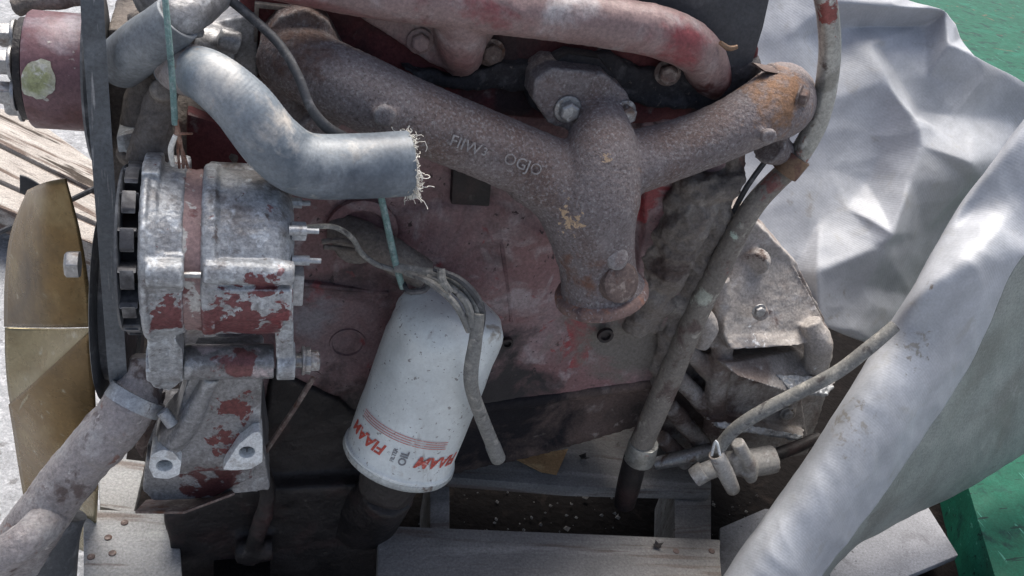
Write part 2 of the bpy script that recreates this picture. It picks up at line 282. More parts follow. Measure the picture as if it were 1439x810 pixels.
def link(name, me, parent=None):
    o = bpy.data.objects.new(name, me); COL.objects.link(o)
    if parent: setpar(o, parent)
    return o
def setpar(o, parent):
    o.parent = parent
    mw = Matrix.Identity(4); q = parent
    mw = parent.matrix_world.copy() if parent.parent is None else WORLD.get(parent.name, Matrix.Identity(4))
    o.matrix_parent_inverse = mw.inverted(); WORLD[o.name] = Matrix.Identity(4)
WORLD = {}
def obj(name, geo, mat, parent=None, **k): return link(name, mesh(name, geo, M[mat], **k), parent)

def cast(name, gs, mat, parent=None, voxel=.003, smooth=6, rough=0., rscale=60., sharp=None):
    """union of closed shapes as one rounded casting"""
    geo = join(gs)
    me = bpy.data.meshes.new('tmp'); me.from_pydata([tuple(v) for v in geo[0]], [], geo[1])
    bm = bmesh.new(); bm.from_mesh(me); bmesh.ops.recalc_face_normals(bm, faces=bm.faces); bm.to_mesh(me); bm.free()
    o = bpy.data.objects.new('tmp', me); COL.objects.link(o)
    md = o.modifiers.new('r', 'REMESH'); md.mode = 'VOXEL'; md.voxel_size = voxel
    if smooth:
        sm = o.modifiers.new('s', 'SMOOTH'); sm.iterations = smooth; sm.factor = .5
    dg = bpy.context.evaluated_depsgraph_get(); dg.update()
    out = bpy.data.meshes.new_from_object(o.evaluated_get(dg)); out.name = name
    bpy.data.objects.remove(o); bpy.data.meshes.remove(me)
    if rough:
        nr = [v.normal.copy() for v in out.vertices]
        for v, q in zip(out.vertices, nr):
            v.co += q * (rough * noise.fractal(v.co * rscale, 1., 2., 3))
    for p in out.polygons: p.use_smooth = True
    out.materials.clear(); out.materials.append(M[mat])
    return link(name, out, parent)

def text_geo(s, size, place, depth=.0006, shear=0., bold=0.):
    """Built-in font -> mesh verts mapped by place(x, y, z)"""
    cu = bpy.data.curves.new('t', 'FONT'); cu.body = s; cu.size = size; cu.extrude = depth; cu.resolution_u = 3; cu.shear = shear; cu.offset = size * bold
    cu.align_x = 'CENTER'; cu.align_y = 'CENTER'
    o = bpy.data.objects.new('t', cu); COL.objects.link(o)
    dg = bpy.context.evaluated_depsgraph_get(); dg.update()
    me = bpy.data.meshes.new_from_object(o.evaluated_get(dg))
    V = [place(v.co.x, v.co.y, v.co.z) for v in me.vertices]; F = [tuple(p.vertices) for p in me.polygons]
    bpy.data.objects.remove(o); bpy.data.curves.remove(cu); bpy.data.meshes.remove(me)
    return V, F

def top(name, label, cat, loc):
    o = bpy.data.objects.new(name, None); COL.objects.link(o); o.location = loc; o.empty_display_size = .05
    o.matrix_world = Matrix.Translation(loc); o['label'] = label; o['category'] = cat; return o
def tag(o, label, cat, group=None):
    o['label'] = label; o['category'] = cat
    if group: o['group'] = group
    return o

ZP = PZ(770, 738, 0).z  # dummy, replaced below
ZP = P(770, 738, -.03).z          # pallet deck height
ZG = ZP - .13                     # yard ground
FACE = Vector((0, -1, 0)); XR = Vector((1, 0, 0)); XL = Vector((-1, 0, 0)); UPW = Vector((0, 0, 1))

# ================================================================== the setting
def sheet(name, x0, x1, y0, y1, z, n, amp, mat):
    V = []; F = []
    for i in range(n + 1):
        for j in range(n + 1):
            x = x0 + (x1 - x0) * i / n; y = y0 + (y1 - y0) * j / n
            V.append(Vector((x, y, z + amp * noise.fractal(Vector((x * 6, y * 6, 0)), 1, 2, 3))))
    for i in range(n):
        for j in range(n):
            a = i * (n + 1) + j; F.append((a, a + n + 1, a + n + 2, a + 1))
    return link(name, mesh(name, (V, F), M[mat]))
g = sheet('ground', -30, 30, -20, 40, ZG - .012, 40, .004, 'ground'); g['kind'] = 'structure'

# ================================================================== engine
ENG = top('engine', 'old red diesel engine with rusty exhaust manifold, alternator and white oil filter, on the pallet', 'engine', Vector((0, .12, ZP)))

# --- block
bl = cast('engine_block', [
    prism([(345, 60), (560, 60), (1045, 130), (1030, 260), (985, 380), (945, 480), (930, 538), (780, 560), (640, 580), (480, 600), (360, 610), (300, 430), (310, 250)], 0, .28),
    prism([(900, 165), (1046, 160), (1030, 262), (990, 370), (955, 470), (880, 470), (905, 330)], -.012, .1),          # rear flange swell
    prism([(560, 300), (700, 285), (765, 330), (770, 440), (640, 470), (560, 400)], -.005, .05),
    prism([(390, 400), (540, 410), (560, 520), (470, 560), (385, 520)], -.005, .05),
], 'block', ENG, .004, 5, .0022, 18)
def disc(px, py, Y, rpx, h, d=FACE, prof=None, seg=32):
    p = P(px, py, Y); r = mm(rpx, p)
    return lathe(p, d, [(a * h, b * r) for a, b in (prof or [(0, 1), (.7, 1), (1, .9)])], seg)
cast('dirt_caked_flange', [T([(1035, 130, .0, 16), (1020, 250, -.005, 22), (985, 360, -.005, 22), (945, 470, -.005, 20), (925, 540, 0, 14)]), T([(975, 240, -.01, 34), (965, 300, -.012, 40), (930, 380, -.006, 34), (900, 460, 0, 25)]), T([(960, 255, -.02, 16), (1020, 262, -.02, 18), (1035, 240, -.01, 12)])], 'dirt', bl, .0025, 3, .006, 55)
obj('core_plug', disc(508, 322, -.002, 50, .007, prof=[(0, 1), (.8, 1), (1, .92), (1, .72), (.35, .66), (.35, .1)]), 'block', bl)
obj('casting_ring', disc(488, 480, -.003, 26, .004, prof=[(0, 1), (1, .95), (1, .85), (.4, .8), (.4, .1)]), 'block', bl)
obj('casting_pad', prism([(637, 236), (692, 246), (688, 291), (634, 288)], -.008, .02), 'oily', bl, bevel=.002)
obj('threaded_plug', disc(850, 470, -.008, 12, .004, prof=[(0, 1), (1, .95), (1, .6), (.2, .55), (.2, .05)]), 'oily', bl)
obj('threaded_plug', disc(712, 481, -.004, 9, .004, prof=[(0, 1), (1, .95), (1, .6), (.2, .55), (.2, .05)]), 'oily', bl)
cast('oil_elbow', [T([(470, 318, .0, 24), (520, 340, -.022, 26), (560, 365, -.032, 25), (600, 388, -.04, 22)]), disc(500, 338, -.012, 32, .012)], 'dirt', ENG, .0025, 5, .001, 60)
obj('casting_rib', T([(395, 395, -.002, 5), (480, 405, -.003, 5), (545, 412, -.002, 4)], 4, 8), 'block', bl)
obj('casting_rib', T([(700, 300, -.002, 6), (712, 380, -.003, 6), (720, 450, -.002, 5)], 4, 8), 'block', bl)
# --- lower crankcase, sump
cast('oil_sump', [
    prism([(360, 600), (480, 590), (640, 570), (780, 552), (936, 533), (925, 560), (895, 602), (760, 640), (640, 668), (560, 690), (400, 700), (340, 690)], .012, .26),
    prism([(640, 575), (780, 555), (936, 535), (930, 548), (780, 570), (640, 592)], -.003, .1)], 'pan', ENG, .004, 4, .002, 25)
cast('front_support', [
    prism([(228, 728), (340, 690), (520, 682), (560, 700), (534, 738), (528, 880), (262, 880)], -.03, .12),
    prism([(380, 520), (470, 560), (520, 600), (560, 690), (420, 720), (360, 690), (370, 600)], -.008, .12),
    T([(350, 790, -.05, 12), (375, 700, -.05, 12), (365, 660, -.05, 12)]), T([(330, 775, -.045, 18), (385, 770, -.045, 18)])], 'oily', ENG, .004, 4, .002, 25)

# --- cylinder head, cover, gasket
hd = cast('cylinder_head', [prism([(330, -80), (1085, -80), (1062, 150), (985, 172), (880, 178), (600, 160), (345, 110)], -.014, .24)], 'head', ENG, .005, 3, .0015, 40)
cast('gasket', [prism([(560, 92), (640, 112), (700, 92), (745, 90), (790, 78), (850, 75), (905, 100), (985, 95), (1075, 88), (1075, 128), (1000, 158), (890, 148), (860, 130), (760, 128), (660, 130), (590, 118)], -.024, .0)], 'gasket', hd, .0025, 3, .003, 70)
obj('rocker_cover', prism([(700, -120), (1110, -120), (1075, 40), (1050, 120), (1030, 190), (1004, 196), (985, 80), (900, 40), (760, 10)], -.022, .18), 'cover', ENG, bevel=.006)
br = obj('lifting_tab', slab([P(1036, -20, -.02), P(1060, -20, -.02), P(1050, 30, -.02), P(1030, 95, -.02), P(1016, 125, -.02), P(1004, 118, -.02), P(1012, 60, -.02)], Vector((0, .003, 0))), 'rustbolt', ENG, bevel=.0006)

# --- intake pipe
ip = cast('intake_pipe', [
    T([(330, -52, -.05, 40), (480, -22, -.05, 40), (620, 0, -.05, 39), (760, 18, -.05, 37), (880, 36, -.05, 36), (945, 52, -.048, 36), (985, 78, -.036, 33), (1000, 118, -.004, 30)], seg=24),
    T([(645, 12, -.045, 40), (648, 55, -.034, 36), (648, 82, -.016, 30)]),
    prism([(430, -20), (500, 22), (560, 60), (604, 90), (640, 104), (668, 98), (682, 70), (702, 40), (640, 10), (560, -10)], -.027, -.008),
    prism([(965, 70), (1018, 85), (1025, 130), (985, 140), (960, 115)], -.02, 0),
], 'intake', ENG, .0022, 7, .0006, 90)
def bolt(px, py, Y, rpx, hpx, parent, mat='rustbolt', d=FACE, washer=True):
    p = P(px, py, Y); return obj('bolt', hexbolt(p, d.normalized(), mm(rpx, p), mm(hpx, p), washer), mat, parent, bevel=.0006)
bolt(590, 58, -.028, 14, 14, ip, 'intake'); bolt(690, 74, -.018, 15, 14, ip, 'rustbolt'); bolt(938, 102, -.03, 14, 20, ip, 'rustbolt', Vector((-.3, -1, .1)))
obj('cotter_pin', T([(1012, 60, -.055, 3), (1024, 68, -.055, 4), (1036, 66, -.055, 3)]), 'brass', ip)

# --- exhaust manifold
mf = cast('exhaust_manifold', [
    T([(398, 75, -.02, 50), (440, 98, -.045, 52), (490, 122, -.056, 53), (580, 162, -.062, 51), (690, 207, -.065, 49), (780, 245, -.068, 50), (840, 265, -.068, 52)], seg=24),
    prism([(366, 55), (392, 24), (430, 12), (462, 30), (478, 62), (500, 100), (486, 170), (462, 200), (410, 205), (368, 165)], -.036, 0),
    prism([(752, 112), (775, 96), (850, 104), (882, 132), (893, 158), (880, 186), (820, 190), (772, 176), (748, 140)], -.052, -.01),
    T([(735, 235, -.068, 46), (790, 262, -.072, 56), (822, 305, -.08, 60), (836, 360, -.086, 54)], seg=24),
    T([(840, 150, -.03, 34), (843, 178, -.055, 42), (845, 215, -.073, 54), (835, 270, -.08, 66), (833, 310, -.083, 61), (837, 350, -.086, 55), (840, 380, -.089, 54), (843, 398, -.091, 56), (845, 408, -.092, 62), (846, 413, -.0925, 64)], seg=24),
    T([(845, 240, -.068, 50), (930, 217, -.064, 43), (1010, 188, -.058, 42), (1066, 160, -.05, 46), (1092, 146, -.034, 51), (1096, 138, .02, 50)], seg=24),
    T([(1075, 112, -.03, 26), (1118, 128, -.03, 24)], 1), T([(1080, 205, -.03, 26), (1105, 218, -.02, 18)], 1),
    disc(540, 160, -.09, 17, .006), disc(440, 178, -.05, 22, .010), disc(1078, 190, -.085, 12, .006),
], 'manifold', ENG, .0022, 8, .0005, 240)
_p1 = P(840, 372, -.089); _p2 = P(845, 411, -.0925); ax = (_p2 - _p1).normalized()
_ro = mm(66, _p2)
obj('outlet_flange', lathe(_p2 - ax * .004, ax, [(-.003, _ro * .80), (0, _ro * .97), (.002, _ro), (.008, _ro), (.010, _ro * .96), (.010, _ro * .7), (-.01, _ro * .66)], 40), 'outlet', mf)
bolt(448, 64, -.036, 19, 12, mf, 'manifold'); bolt(797, 153, -.0525, 15, 18, mf, 'steel'); bolt(876, 158, -.0525, 14, 18, mf, 'steel', Vector((.2, -1, .05)))
bolt(1121, 136, -.062, 13, 15, mf, 'rustbolt', Vector((.8, -.7, .1)))
p = P(872, 397, -.09) - ray(872, 397).normalized() * .041; obj('casting_boss', lathe(p, Vector((.22, -.85, .42)), [(-.02, mm(30, p)), (.002, mm(29, p)), (.0035, mm(26, p)), (.0038, mm(22, p))], 32), 'rustbolt', mf)
p = P(868, 363, -.087) - ray(868, 363).normalized() * .038; obj('casting_boss', lathe(p, Vector((.22, -.85, .42)), [(-.015, mm(20, p)), (.001, mm(17, p)), (.004, mm(12, p)), (.0045, mm(6, p))], 24), 'manifold', mf)
obj('port_gasket', prism([(742, 128), (760, 96), (800, 76), (842, 82), (866, 108), (850, 120), (800, 105), (765, 125), (760, 160), (745, 150)], -.034, -.015), 'gasket', mf, bevel=.002)
# raised casting marks on the left arm
def arm_text(s, px, py, size, name='raised_lettering'):
    a = P(620, 183, -.0655); b = P(760, 236, -.068); X = (b - a).normalized()
    o = P(px, py, -.115); n = (Vector((0, -1, .25)) - X * Vector((0, -1, .25)).dot(X)).normalized(); Yv = n.cross(X)
    c = P(px, py - 8, -.067); r = mm(50, c)
    t0 = a + X * (o - a).dot(X)                       # on the arm's axis
    v = ray(px, py).normalized(); # where the sight line meets the arm's cylinder
    w0 = CAM - t0; vv = v - X * v.dot(X); ww = w0 - X * w0.dot(X)
    A = vv.dot(vv); B = 2 * vv.dot(ww); C_ = ww.dot(ww) - r * r; disc_ = B * B - 4 * A * C_
    tt = (-B - math.sqrt(max(disc_, 0))) / (2 * A); h = CAM + v * tt
    cax = t0 + X * (h - t0).dot(X); n = (h - cax).normalized(); Yv = n.cross(X)
    def pl(x, y, z):
        ang = y / r; return cax + X * x + n * (math.cos(ang) * (r + z)) + Yv * (math.sin(ang) * (r + z))
    obj(name, text_geo(s, size, pl, .00045), 'manifold', mf, sharp=60)
arm_text('FIIW', 654, 205, .0128); arm_text('3', 681, 214, .009); arm_text('OGJO', 735, 232, .0128)

# --- thick cut hose and its frayed end
hp = [(242, 96, -.085, 29), (262, 98, -.10, 34), (295, 110, -.12, 39), (340, 148, -.13, 43), (385, 203, -.135, 45), (430, 232, -.135, 46), (500, 234, -.13, 46), (573, 230, -.125, 46)]
hose_path = path_px(hp, 46)
hose_path = [(c, r * (1 + 0.0022 * math.sin(i * 1.6) + .006 * noise.noise(c * 60))) for i, (c, r) in enumerate(hose_path)]
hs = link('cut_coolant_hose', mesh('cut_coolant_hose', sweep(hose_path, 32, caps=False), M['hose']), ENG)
md = hs.modifiers.new('wall', 'SOLIDIFY'); md.thickness = .004; md.offset = -1
obj('rolled_end', sweep([(a, r * k) for (a, r), k in zip(hose_path[8:78:7], (1.0, 1.05, 1.07, 1.07, 1.07, 1.06, 1.05, 1.04, 1.02, 1.0))], 32, caps=False), 'pipe', hs)
end, er = hose_path[-1]; hd_ = (hose_path[-1][0] - hose_path[-3][0]).normalized()
hu = hd_.cross(UPW).normalized(); hv = hd_.cross(hu)
gs = []
for i in range(900):
    while True:
        a = random.uniform(0, 6.283); rd = hu * math.cos(a) + hv * math.sin(a)
        if random.random() < .08 + .92 * max(0, -rd.z * .8 - rd.y * .25) ** 2: break
    low = max(0, -rd.z)
    b0 = end + rd * er * random.uniform(.72, 1.0) + hd_ * random.uniform(-.002, .004) * low
    pts_ = [b0]; d = (hd_ * .8 + rd * .2 + Vector([random.gauss(0, .7) for _ in range(3)])).normalized(); L_ = abs(random.gauss(.0022, .0022)) + .001
    for k in range(5):
        pts_.append(pts_[-1] + d * L_ * .3); d = (d + Vector([random.gauss(0, .9) for _ in range(3)]) + Vector((0, 0, -.1))).normalized()
    gs.append(sweep([(q, random.choice((.0002, .00028, .0004))) for q in pts_], 4))
for i in range(9):
    a = random.uniform(0, 6.283); rd = hu * math.cos(a) + hv * math.sin(a); d = (hd_ + rd * .3).normalized(); pts_ = [end + rd * er * .95]
    for k in range(8):
        pts_.append(pts_[-1] + d * .0022); d = (d + Vector([random.gauss(0, .5) for _ in range(3)])).normalized()
    gs.append(sweep([(q, .0003) for q in pts_], 4))
o = obj('frayed_threads', join(gs), 'thread', hs)

# --- oil filter
fb = P(562, 636, -.085); ft = P(642, 424, -.058); fa = (ft - fb).normalized(); fl = (ft - fb).length
fr0 = mm(79, fb + fa * .02)
prof = [(-.006, fr0 * .6), (-.004, fr0 * 1.0), (-.001, fr0 * 1.025), (.003, fr0 * 1.02), (.004, fr0 * .985), (.006, fr0 * .975)] + [(fl * k, fr0 * .975) for k in (.12, .24, .36, .48, .58, .66, .73, .80, .85)] + [(fl * .89, fr0 * .965), (fl * .925, fr0 * .93), (fl * .955, fr0 * .87), (fl * .975, fr0 * .79), (fl * .99, fr0 * .68), (fl * 1.0, fr0 * .5), (fl * 1.005, fr0 * .3), (fl * 1.006, .001)]
g_ = lathe(fb, fa, prof, 64)
V_ = []
for v in g_[0]:
    t = (v - fb).dot(fa) / fl; q = v - fb - fa * (v - fb).dot(fa)
    k = max(0, min(1, (t - .62) / .3))
    n_ = (noise.noise(v * 38) * .0055 + min(0, noise.noise(v * 60 + Vector((5, 2, 1)))) * .005) * k + noise.noise(v * 25) * .0012
    V_.append(v + (q.normalized() * n_ if q.length > 1e-4 else Vector()))
of = link('oil_filter', mesh('oil_filter', (V_, g_[1]), M['filter'], sharp=50), ENG)
obj('crimped_rim', lathe(fb, fa, [(-.007, fr0 * .7), (-.006, fr0 * 1.0), (-.003, fr0 * 1.035), (.001, fr0 * 1.03), (.0025, fr0 * .99)], 64), 'rim', of)
cast('filter_mount', [lathe(fb, -fa, [(0, fr0 * .7), (.02, fr0 * .6), (.05, fr0 * .5)], 24), T([(548, 690, -.05, 38), (510, 720, -.0, 55)])], 'oily', ENG, .004, 3)
# frame round the can: direction that faces the camera
vc = (CAM - fb); vc = (vc - fa * vc.dot(fa)).normalized(); vs = fa.cross(vc)     # vs: to the right seen from the camera
def can(ang, h, rr): return fb + fa * h + (vc * math.cos(ang) + vs * math.sin(ang)) * rr
RF = fr0 * .977
def can_text(s, size, ang, h, mat, name, shear=0., rot=math.pi):
    def pl(x, y, z):
        X = x * math.cos(rot) - y * math.sin(rot); Yy = x * math.sin(rot) + y * math.cos(rot)
        return can(ang + X / RF, h + Yy, RF + .0003 + z)
    obj(name, text_geo(s, size, pl, .0001, shear, .028), mat, of, smooth=False)
can_text('FIAAM', .0165, -.68, .027, 'print', 'printed_word', .3)
can_text('FIAAM', .0165, .80, .027, 'print', 'printed_word', .3)
can_text('OIL', .010, .10, .027, 'printgrey', 'printed_word', 0, math.pi / 2)
can_text('FILTER', .005, -.08, .027, 'printgrey', 'printed_word', 0, math.pi / 2)
for hh in (.0420, .0444, .0468, .0492):
    V = []; F = []
    n_ = 60
    for i in range(n_ + 1):
        a = -.95 + 1.75 * i / n_
        for dh in (-.00032, .00032): V.append(can(a, hh + dh, RF + .0004))
    F = [(2 * i, 2 * i + 2, 2 * i + 3, 2 * i + 1) for i in range(n_)]
    obj('printed_stripe', (V, F), 'print', of)

# --- alternator
AY = -.125
ac = P(300, 352, AY); ar = mm(121, ac)
def axx(px, py=352): return P(px, py, AY - .03).x
def alt_lathe(pr, seg=56):       # pr: list of (pixel x, radius factor)
    o = Vector((0, ac.y, ac.z)); return lathe(o, XR, [(axx(a), ar * b) for a, b in pr], seg)
def aring(a, rf): return Vector((0, ac.y + ar * rf * math.cos(math.radians(a)), ac.z + ar * rf * math.sin(math.radians(a))))
def along(a, rf, x0, x1, r): return lathe(aring(a, rf), XR, [(axx(x0), r * .8), (axx(x0 + 3), r), (axx(x1 - 3), r), (axx(x1), r * .8)], 20)
def acut(a0, a1, x0, x1, r0, r1, n=14):       # a raised band over part of the circumference
    prof_ = [(axx(x0), ar * r0), (axx(x0), ar * r1), (axx(x1), ar * r1), (axx(x1), ar * r0)]
    V = []; F = []
    for i in range(n + 1):
        a = math.radians(a0 + (a1 - a0) * i / n)
        for t, r in prof_: V.append(Vector((t, ac.y + r * math.cos(a), ac.z + r * math.sin(a))))
    for i in range(n):
        for q in range(4): F.append((i * 4 + q, i * 4 + (q + 1) % 4, i * 4 + 4 + (q + 1) % 4, i * 4 + 4 + q))
    F += [(0, 1, 2, 3), (n * 4 + 3, n * 4 + 2, n * 4 + 1, n * 4)]
    return V, F
al = cast('alternator', [alt_lathe([(292, .88), (293, .95), (370, .945), (392, .89), (406, .79), (413, .66), (415, .1)]),
    alt_lathe([(283, .86), (284, .97), (287, 1.0), (302, 1.005), (306, .97), (307, .9)]),
    along(161, .955, 288, 412, .0085), along(281, .955, 288, 412, .0085), along(41, .955, 288, 412, .0085),
    acut(172, 200, 300, 410, .8, .99), acut(196, 235, 294, 400, .8, .965),
], 'alu_red', ENG, .0012, 3, .0004, 140)
obj('stator_ring', alt_lathe([(254, .8), (254, .925), (262, .93), (272, .92), (280, .935), (292, .925), (292, .8)]), 'stator', al)
fh = cast('front_housing', [alt_lathe([(198, .75), (199, .985), (203, 1.035), (209, 1.04), (212, 1.0), (214, .985), (250, .97), (259, .955), (261, .8)]),
    along(162, .97, 210, 262, .0105), along(282, .97, 210, 262, .0105), along(42, .97, 210, 262, .0105),
    acut(150, 174, 210, 262, .8, 1.0), acut(60, 100, 199, 225, .9, 1.09), acut(96, 150, 210, 222, .8, 1.005),
    slab([P(206, 440, -.172), P(240, 428, -.174), P(264, 408, -.176), P(264, 442, -.174), P(246, 478, -.168), P(256, 492, -.162), P(258, 535, -.150), P(238, 550, -.145), P(214, 545, -.150), P(207, 500, -.162)], Vector((0, .022, 0))),
    lathe(Vector((P(207, 508, -.14).x, P(320, 508, -.14).y, P(320, 508, -.14).z)), XR, [(0, mm(27, P(320, 508, -.14))), (P(257, 508, -.14).x - P(207, 508, -.14).x, mm(27, P(320, 508, -.14)))], 24),
], 'alu_red', al, .0012, 3, .0004, 140)
# dark cooling fan between pulley and housing
obj('fan_disc', alt_lathe([(166, .3), (166, .93), (170, .95), (172, .93), (172, .3)]), 'rubber', al)
for k in range(14):
    a = 2 * math.pi * k / 14 + .12
    er_ = Vector((0, math.cos(a), math.sin(a))); et = Vector((0, -math.sin(a), math.cos(a)))
    c = Vector((axx(184), ac.y, ac.z)) + er_ * ar * .80
    obj('fan_blade', join([box(c, Vector((axx(198) - axx(172), 0, 0)), er_ * ar * .32, et * .003 + er_ * .003), box(c + er_ * ar * .14 + et * .007, Vector((axx(192) - axx(172), 0, 0)), er_ * .003 - et * .002, et * .013 - er_ * .003)]), 'blade_grey', al, bevel=.0008)
obj('fan_core', alt_lathe([(170, .1), (170, .62), (200, .62), (200, .1)]), 'oily', al)
for (x, y) in ((420, 324), (424, 366)):
    p = P(x - 14, y, AY - .04); obj('terminal', join([lathe(p, XR, [(0, .0035), (.012, .0035)], 10), lathe(p, XR, [(0, .002), (.020, .002)], 8)]), 'alu', al)
obj('terminal_block', box(P(418, 402, AY - .03), Vector((.008, 0, 0)), Vector((0, .014, 0)), Vector((0, 0, .026))), 'alu', al, bevel=.001)
obj('terminal_block', box(P(420, 325, AY - .03), Vector((.010, 0, 0)), Vector((0, .010, 0)), Vector((0, 0, .010))), 'alu', al, bevel=.001)
obj('terminal', lathe(P(408, 285, AY - .0), XR, [(0, .004), (.008, .004), (.008, .002), (.014, .002)], 8), 'alu', al)
obj('through_bolt', lathe(Vector((axx(262), ac.y + ar * .985 * math.cos(math.radians(163)), ac.z + ar * .985 * math.sin(math.radians(163)))), XR, [(0, .0022), (axx(285) - axx(262), .0022)], 8), 'steel', al)
# swing arm and pivot
PY = -.14
pv = P(320, 508, PY); pr_ = mm(25, pv)
def pvx(px): return P(px, 508, PY).x
cast('mounting_lug', [lathe(Vector((pvx(388), pv.y, pv.z)), XR, [(0, pr_ * 1.1), (pvx(414) - pvx(388), pr_ * 1.1)], 24),
    slab([P(384, 400, AY - .045), P(412, 396, AY - .045), P(413, 500, PY - .01), P(388, 505, PY - .01)], Vector((0, .022, .004)))], 'alu_red', al, .0016, 3)
bo = Vector((0, pv.y, pv.z))
obj('pivot_bolt', join([lathe(bo, XR, [(pvx(414), .006), (pvx(446), .006)], 14), lathe(bo, XR, [(pvx(424), .0115), (pvx(428), .0115)], 18), lathe(bo, XR, [(pvx(428), .0105), (pvx(436), .0112)], 10), lathe(bo, XR, [(pvx(436), .0088), (pvx(447), .0088), (pvx(449), .0075)], 6)]), 'steel', al, bevel=.0005)
# --- alternator bracket
bk = cast('alternator_bracket', [
    lathe(bo, XR, [(pvx(258), pr_), (pvx(385), pr_)], 28),
    prism([(275, 515), (372, 510), (366, 600), (368, 640), (320, 662), (250, 668), (215, 640), (222, 618), (248, 590), (262, 540)], -.128, -.09),
    prism([(205, 645), (360, 640), (356, 672), (300, 700), (215, 705), (200, 690)], -.112, -.02),
    T([(298, 530, -.135, 12), (262, 600, -.133, 16), (240, 625, -.128, 16)]),
    prism([(250, 560), (360, 560), (380, 690), (260, 700)], -.10, -.0),
], 'bracket', ENG, .002, 4, .0006, 60)
def ear(poly, cx, cy, hr):
    Y0, Y1 = -.139, -.118
    k = len(poly); c = P(cx, cy, Y0); n_ = 32; r = mm(hr, c)
    # plate with a real hole: polygon radially resampled
    V = []; F = []
    pw = [P(a, b, Y0) for a, b in poly]
    for i in range(n_):
        a = 2 * math.pi * i / n_; d = Vector((math.cos(a), 0, math.sin(a))); best = None
        for j in range(k):
            p0 = pw[j] - c; p1 = pw[(j + 1) % k] - c; e = p1 - p0
            den = d.x * e.z - d.z * e.x
            if abs(den) < 1e-9: continue
            t = (p0.x * e.z - p0.z * e.x) / den; s_ = (p0.x * d.z - p0.z * d.x) / den
            if t > 0 and -1e-6 <= s_ <= 1 + 1e-6 and (best is None or t < best): best = t
        R_ = best or r * 1.6
        o_ = c + d * R_; i_ = c + d * r
        V += [o_, i_, Vector((i_.x, Y1, i_.z)), Vector((o_.x, Y1, o_.z))]
    for i in range(n_):
        j = (i + 1) % n_
        for q in range(4):
            q2 = (q + 1) % 4; F.append((i * 4 + q, i * 4 + q2, j * 4 + q2, j * 4 + q))
    return V, F
obj('mounting_ear', ear([(212, 640), (228, 632), (244, 636), (255, 650), (252, 668), (236, 674), (216, 672), (209, 658)], 231, 655, 11), 'bright', bk, bevel=.0008)
obj('mounting_ear', ear([(362, 603), (369, 615), (369, 650), (352, 660), (326, 662), (312, 660), (335, 625)], 347, 636, 11), 'bright', bk, bevel=.0008)
obj('stud', lathe(P(347, 636, -.128), FACE, [(0, .0045), (.004, .0045)], 12), 'brass', bk)
obj('shim_plate', slab([P(190, 722, -.13), P(258, 722, -.13), P(330, 696, -.13), P(322, 688, -.06), P(205, 706, -.06)], Vector((0, 0, .003))), 'rustbolt', bk, bevel=.0006)
obj('stay_rod', T([(440, 532, -.10, 4), (410, 580, -.09, 4), (372, 636, -.08, 4)], 4, 8), 'rustbolt', bk)

# --- belt, pulleys, fan, red drum
BX = P(139, 275, -.13).x
dc = P(75, 100, -.01); dr = mm(81, dc)
def dx(px): return P(px, 100, -.055).x
DO = Vector((0, dc.y, dc.z))
dm = obj('pulley_drum', lathe(DO, XR, [(dx(24), dr * .85), (dx(25), dr * .97), (dx(29), dr), (dx(70), dr), (dx(118), dr * 1.01), (dx(119), dr * .9)], 64), 'drum', ENG)
obj('end_flange', lathe(DO, XR, [(dx(10), dr * .5), (dx(11), dr * .86), (dx(22), dr * .88), (dx(23), dr * .5)], 48), 'oily', dm)
for k, a in enumerate((100, 150, 200, 250, 300, 30)):
    c = DO + Vector((dx(9), dr * .62 * math.cos(math.radians(a)), dr * .62 * math.sin(math.radians(a))))
    obj('nut', hexbolt(c, XL, .009, .012), 'steel', dm, bevel=.0005)
obj('drum_flange', lathe(DO, XR, [(dx(117), dr * 1.0), (dx(118), dr * 1.56), (dx(122), dr * 1.6), (dx(128), dr * 1.56), (dx(132), dr * 1.2)], 64), 'rubber', dm)
V = []; 
for i in range(26):
    a = 2 * math.pi * i / 26; q = 1 + .22 * noise.noise(Vector((math.cos(a) * 1.6, math.sin(a) * 1.6, 3))) + .12 * noise.noise(Vector((math.cos(a) * 6, math.sin(a) * 6, 1)))
    px, py = 54 + 25 * q * math.cos(a), 113 + 27 * q * math.sin(a)
    v = ray(px, py); vv = Vector((0, v.y, v.z)); ww = Vector((0, CAM.y - DO.y, CAM.z - DO.z))
    A = vv.dot(vv); B = 2 * vv.dot(ww); C_ = ww.dot(ww) - (dr + .0008) ** 2
    tt = (-B - math.sqrt(B * B - 4 * A * C_)) / (2 * A); V.append(CAM + v * tt)
cc = sum(V, Vector()) / len(V); cc += Vector((0, cc.y - DO.y, cc.z - DO.z)).normalized() * (dr + .0012 - Vector((0, cc.y - DO.y, cc.z - DO.z)).length)
obj('paint_blotch', (V + [cc], [(i, (i + 1) % 26, 26) for i in range(26)]), 'patch', dm)
lc = P(150, 425, -.03); lr = mm(136, lc)
LO = Vector((0, lc.y, lc.z))
def lx(px): return P(px, 430, -.075).x
pu = obj('fan_pulley', lathe(LO, XR, [(lx(131), lr * .3), (lx(131.5), lr * .97), (lx(133), lr), (lx(136), lr * .97), (lx(140), lr * .80), (lx(152), lr * .80), (lx(162), lr * .97), (lx(168), lr), (lx(171), lr * .96), (lx(171), lr * .3)], 72), 'rubber', ENG)
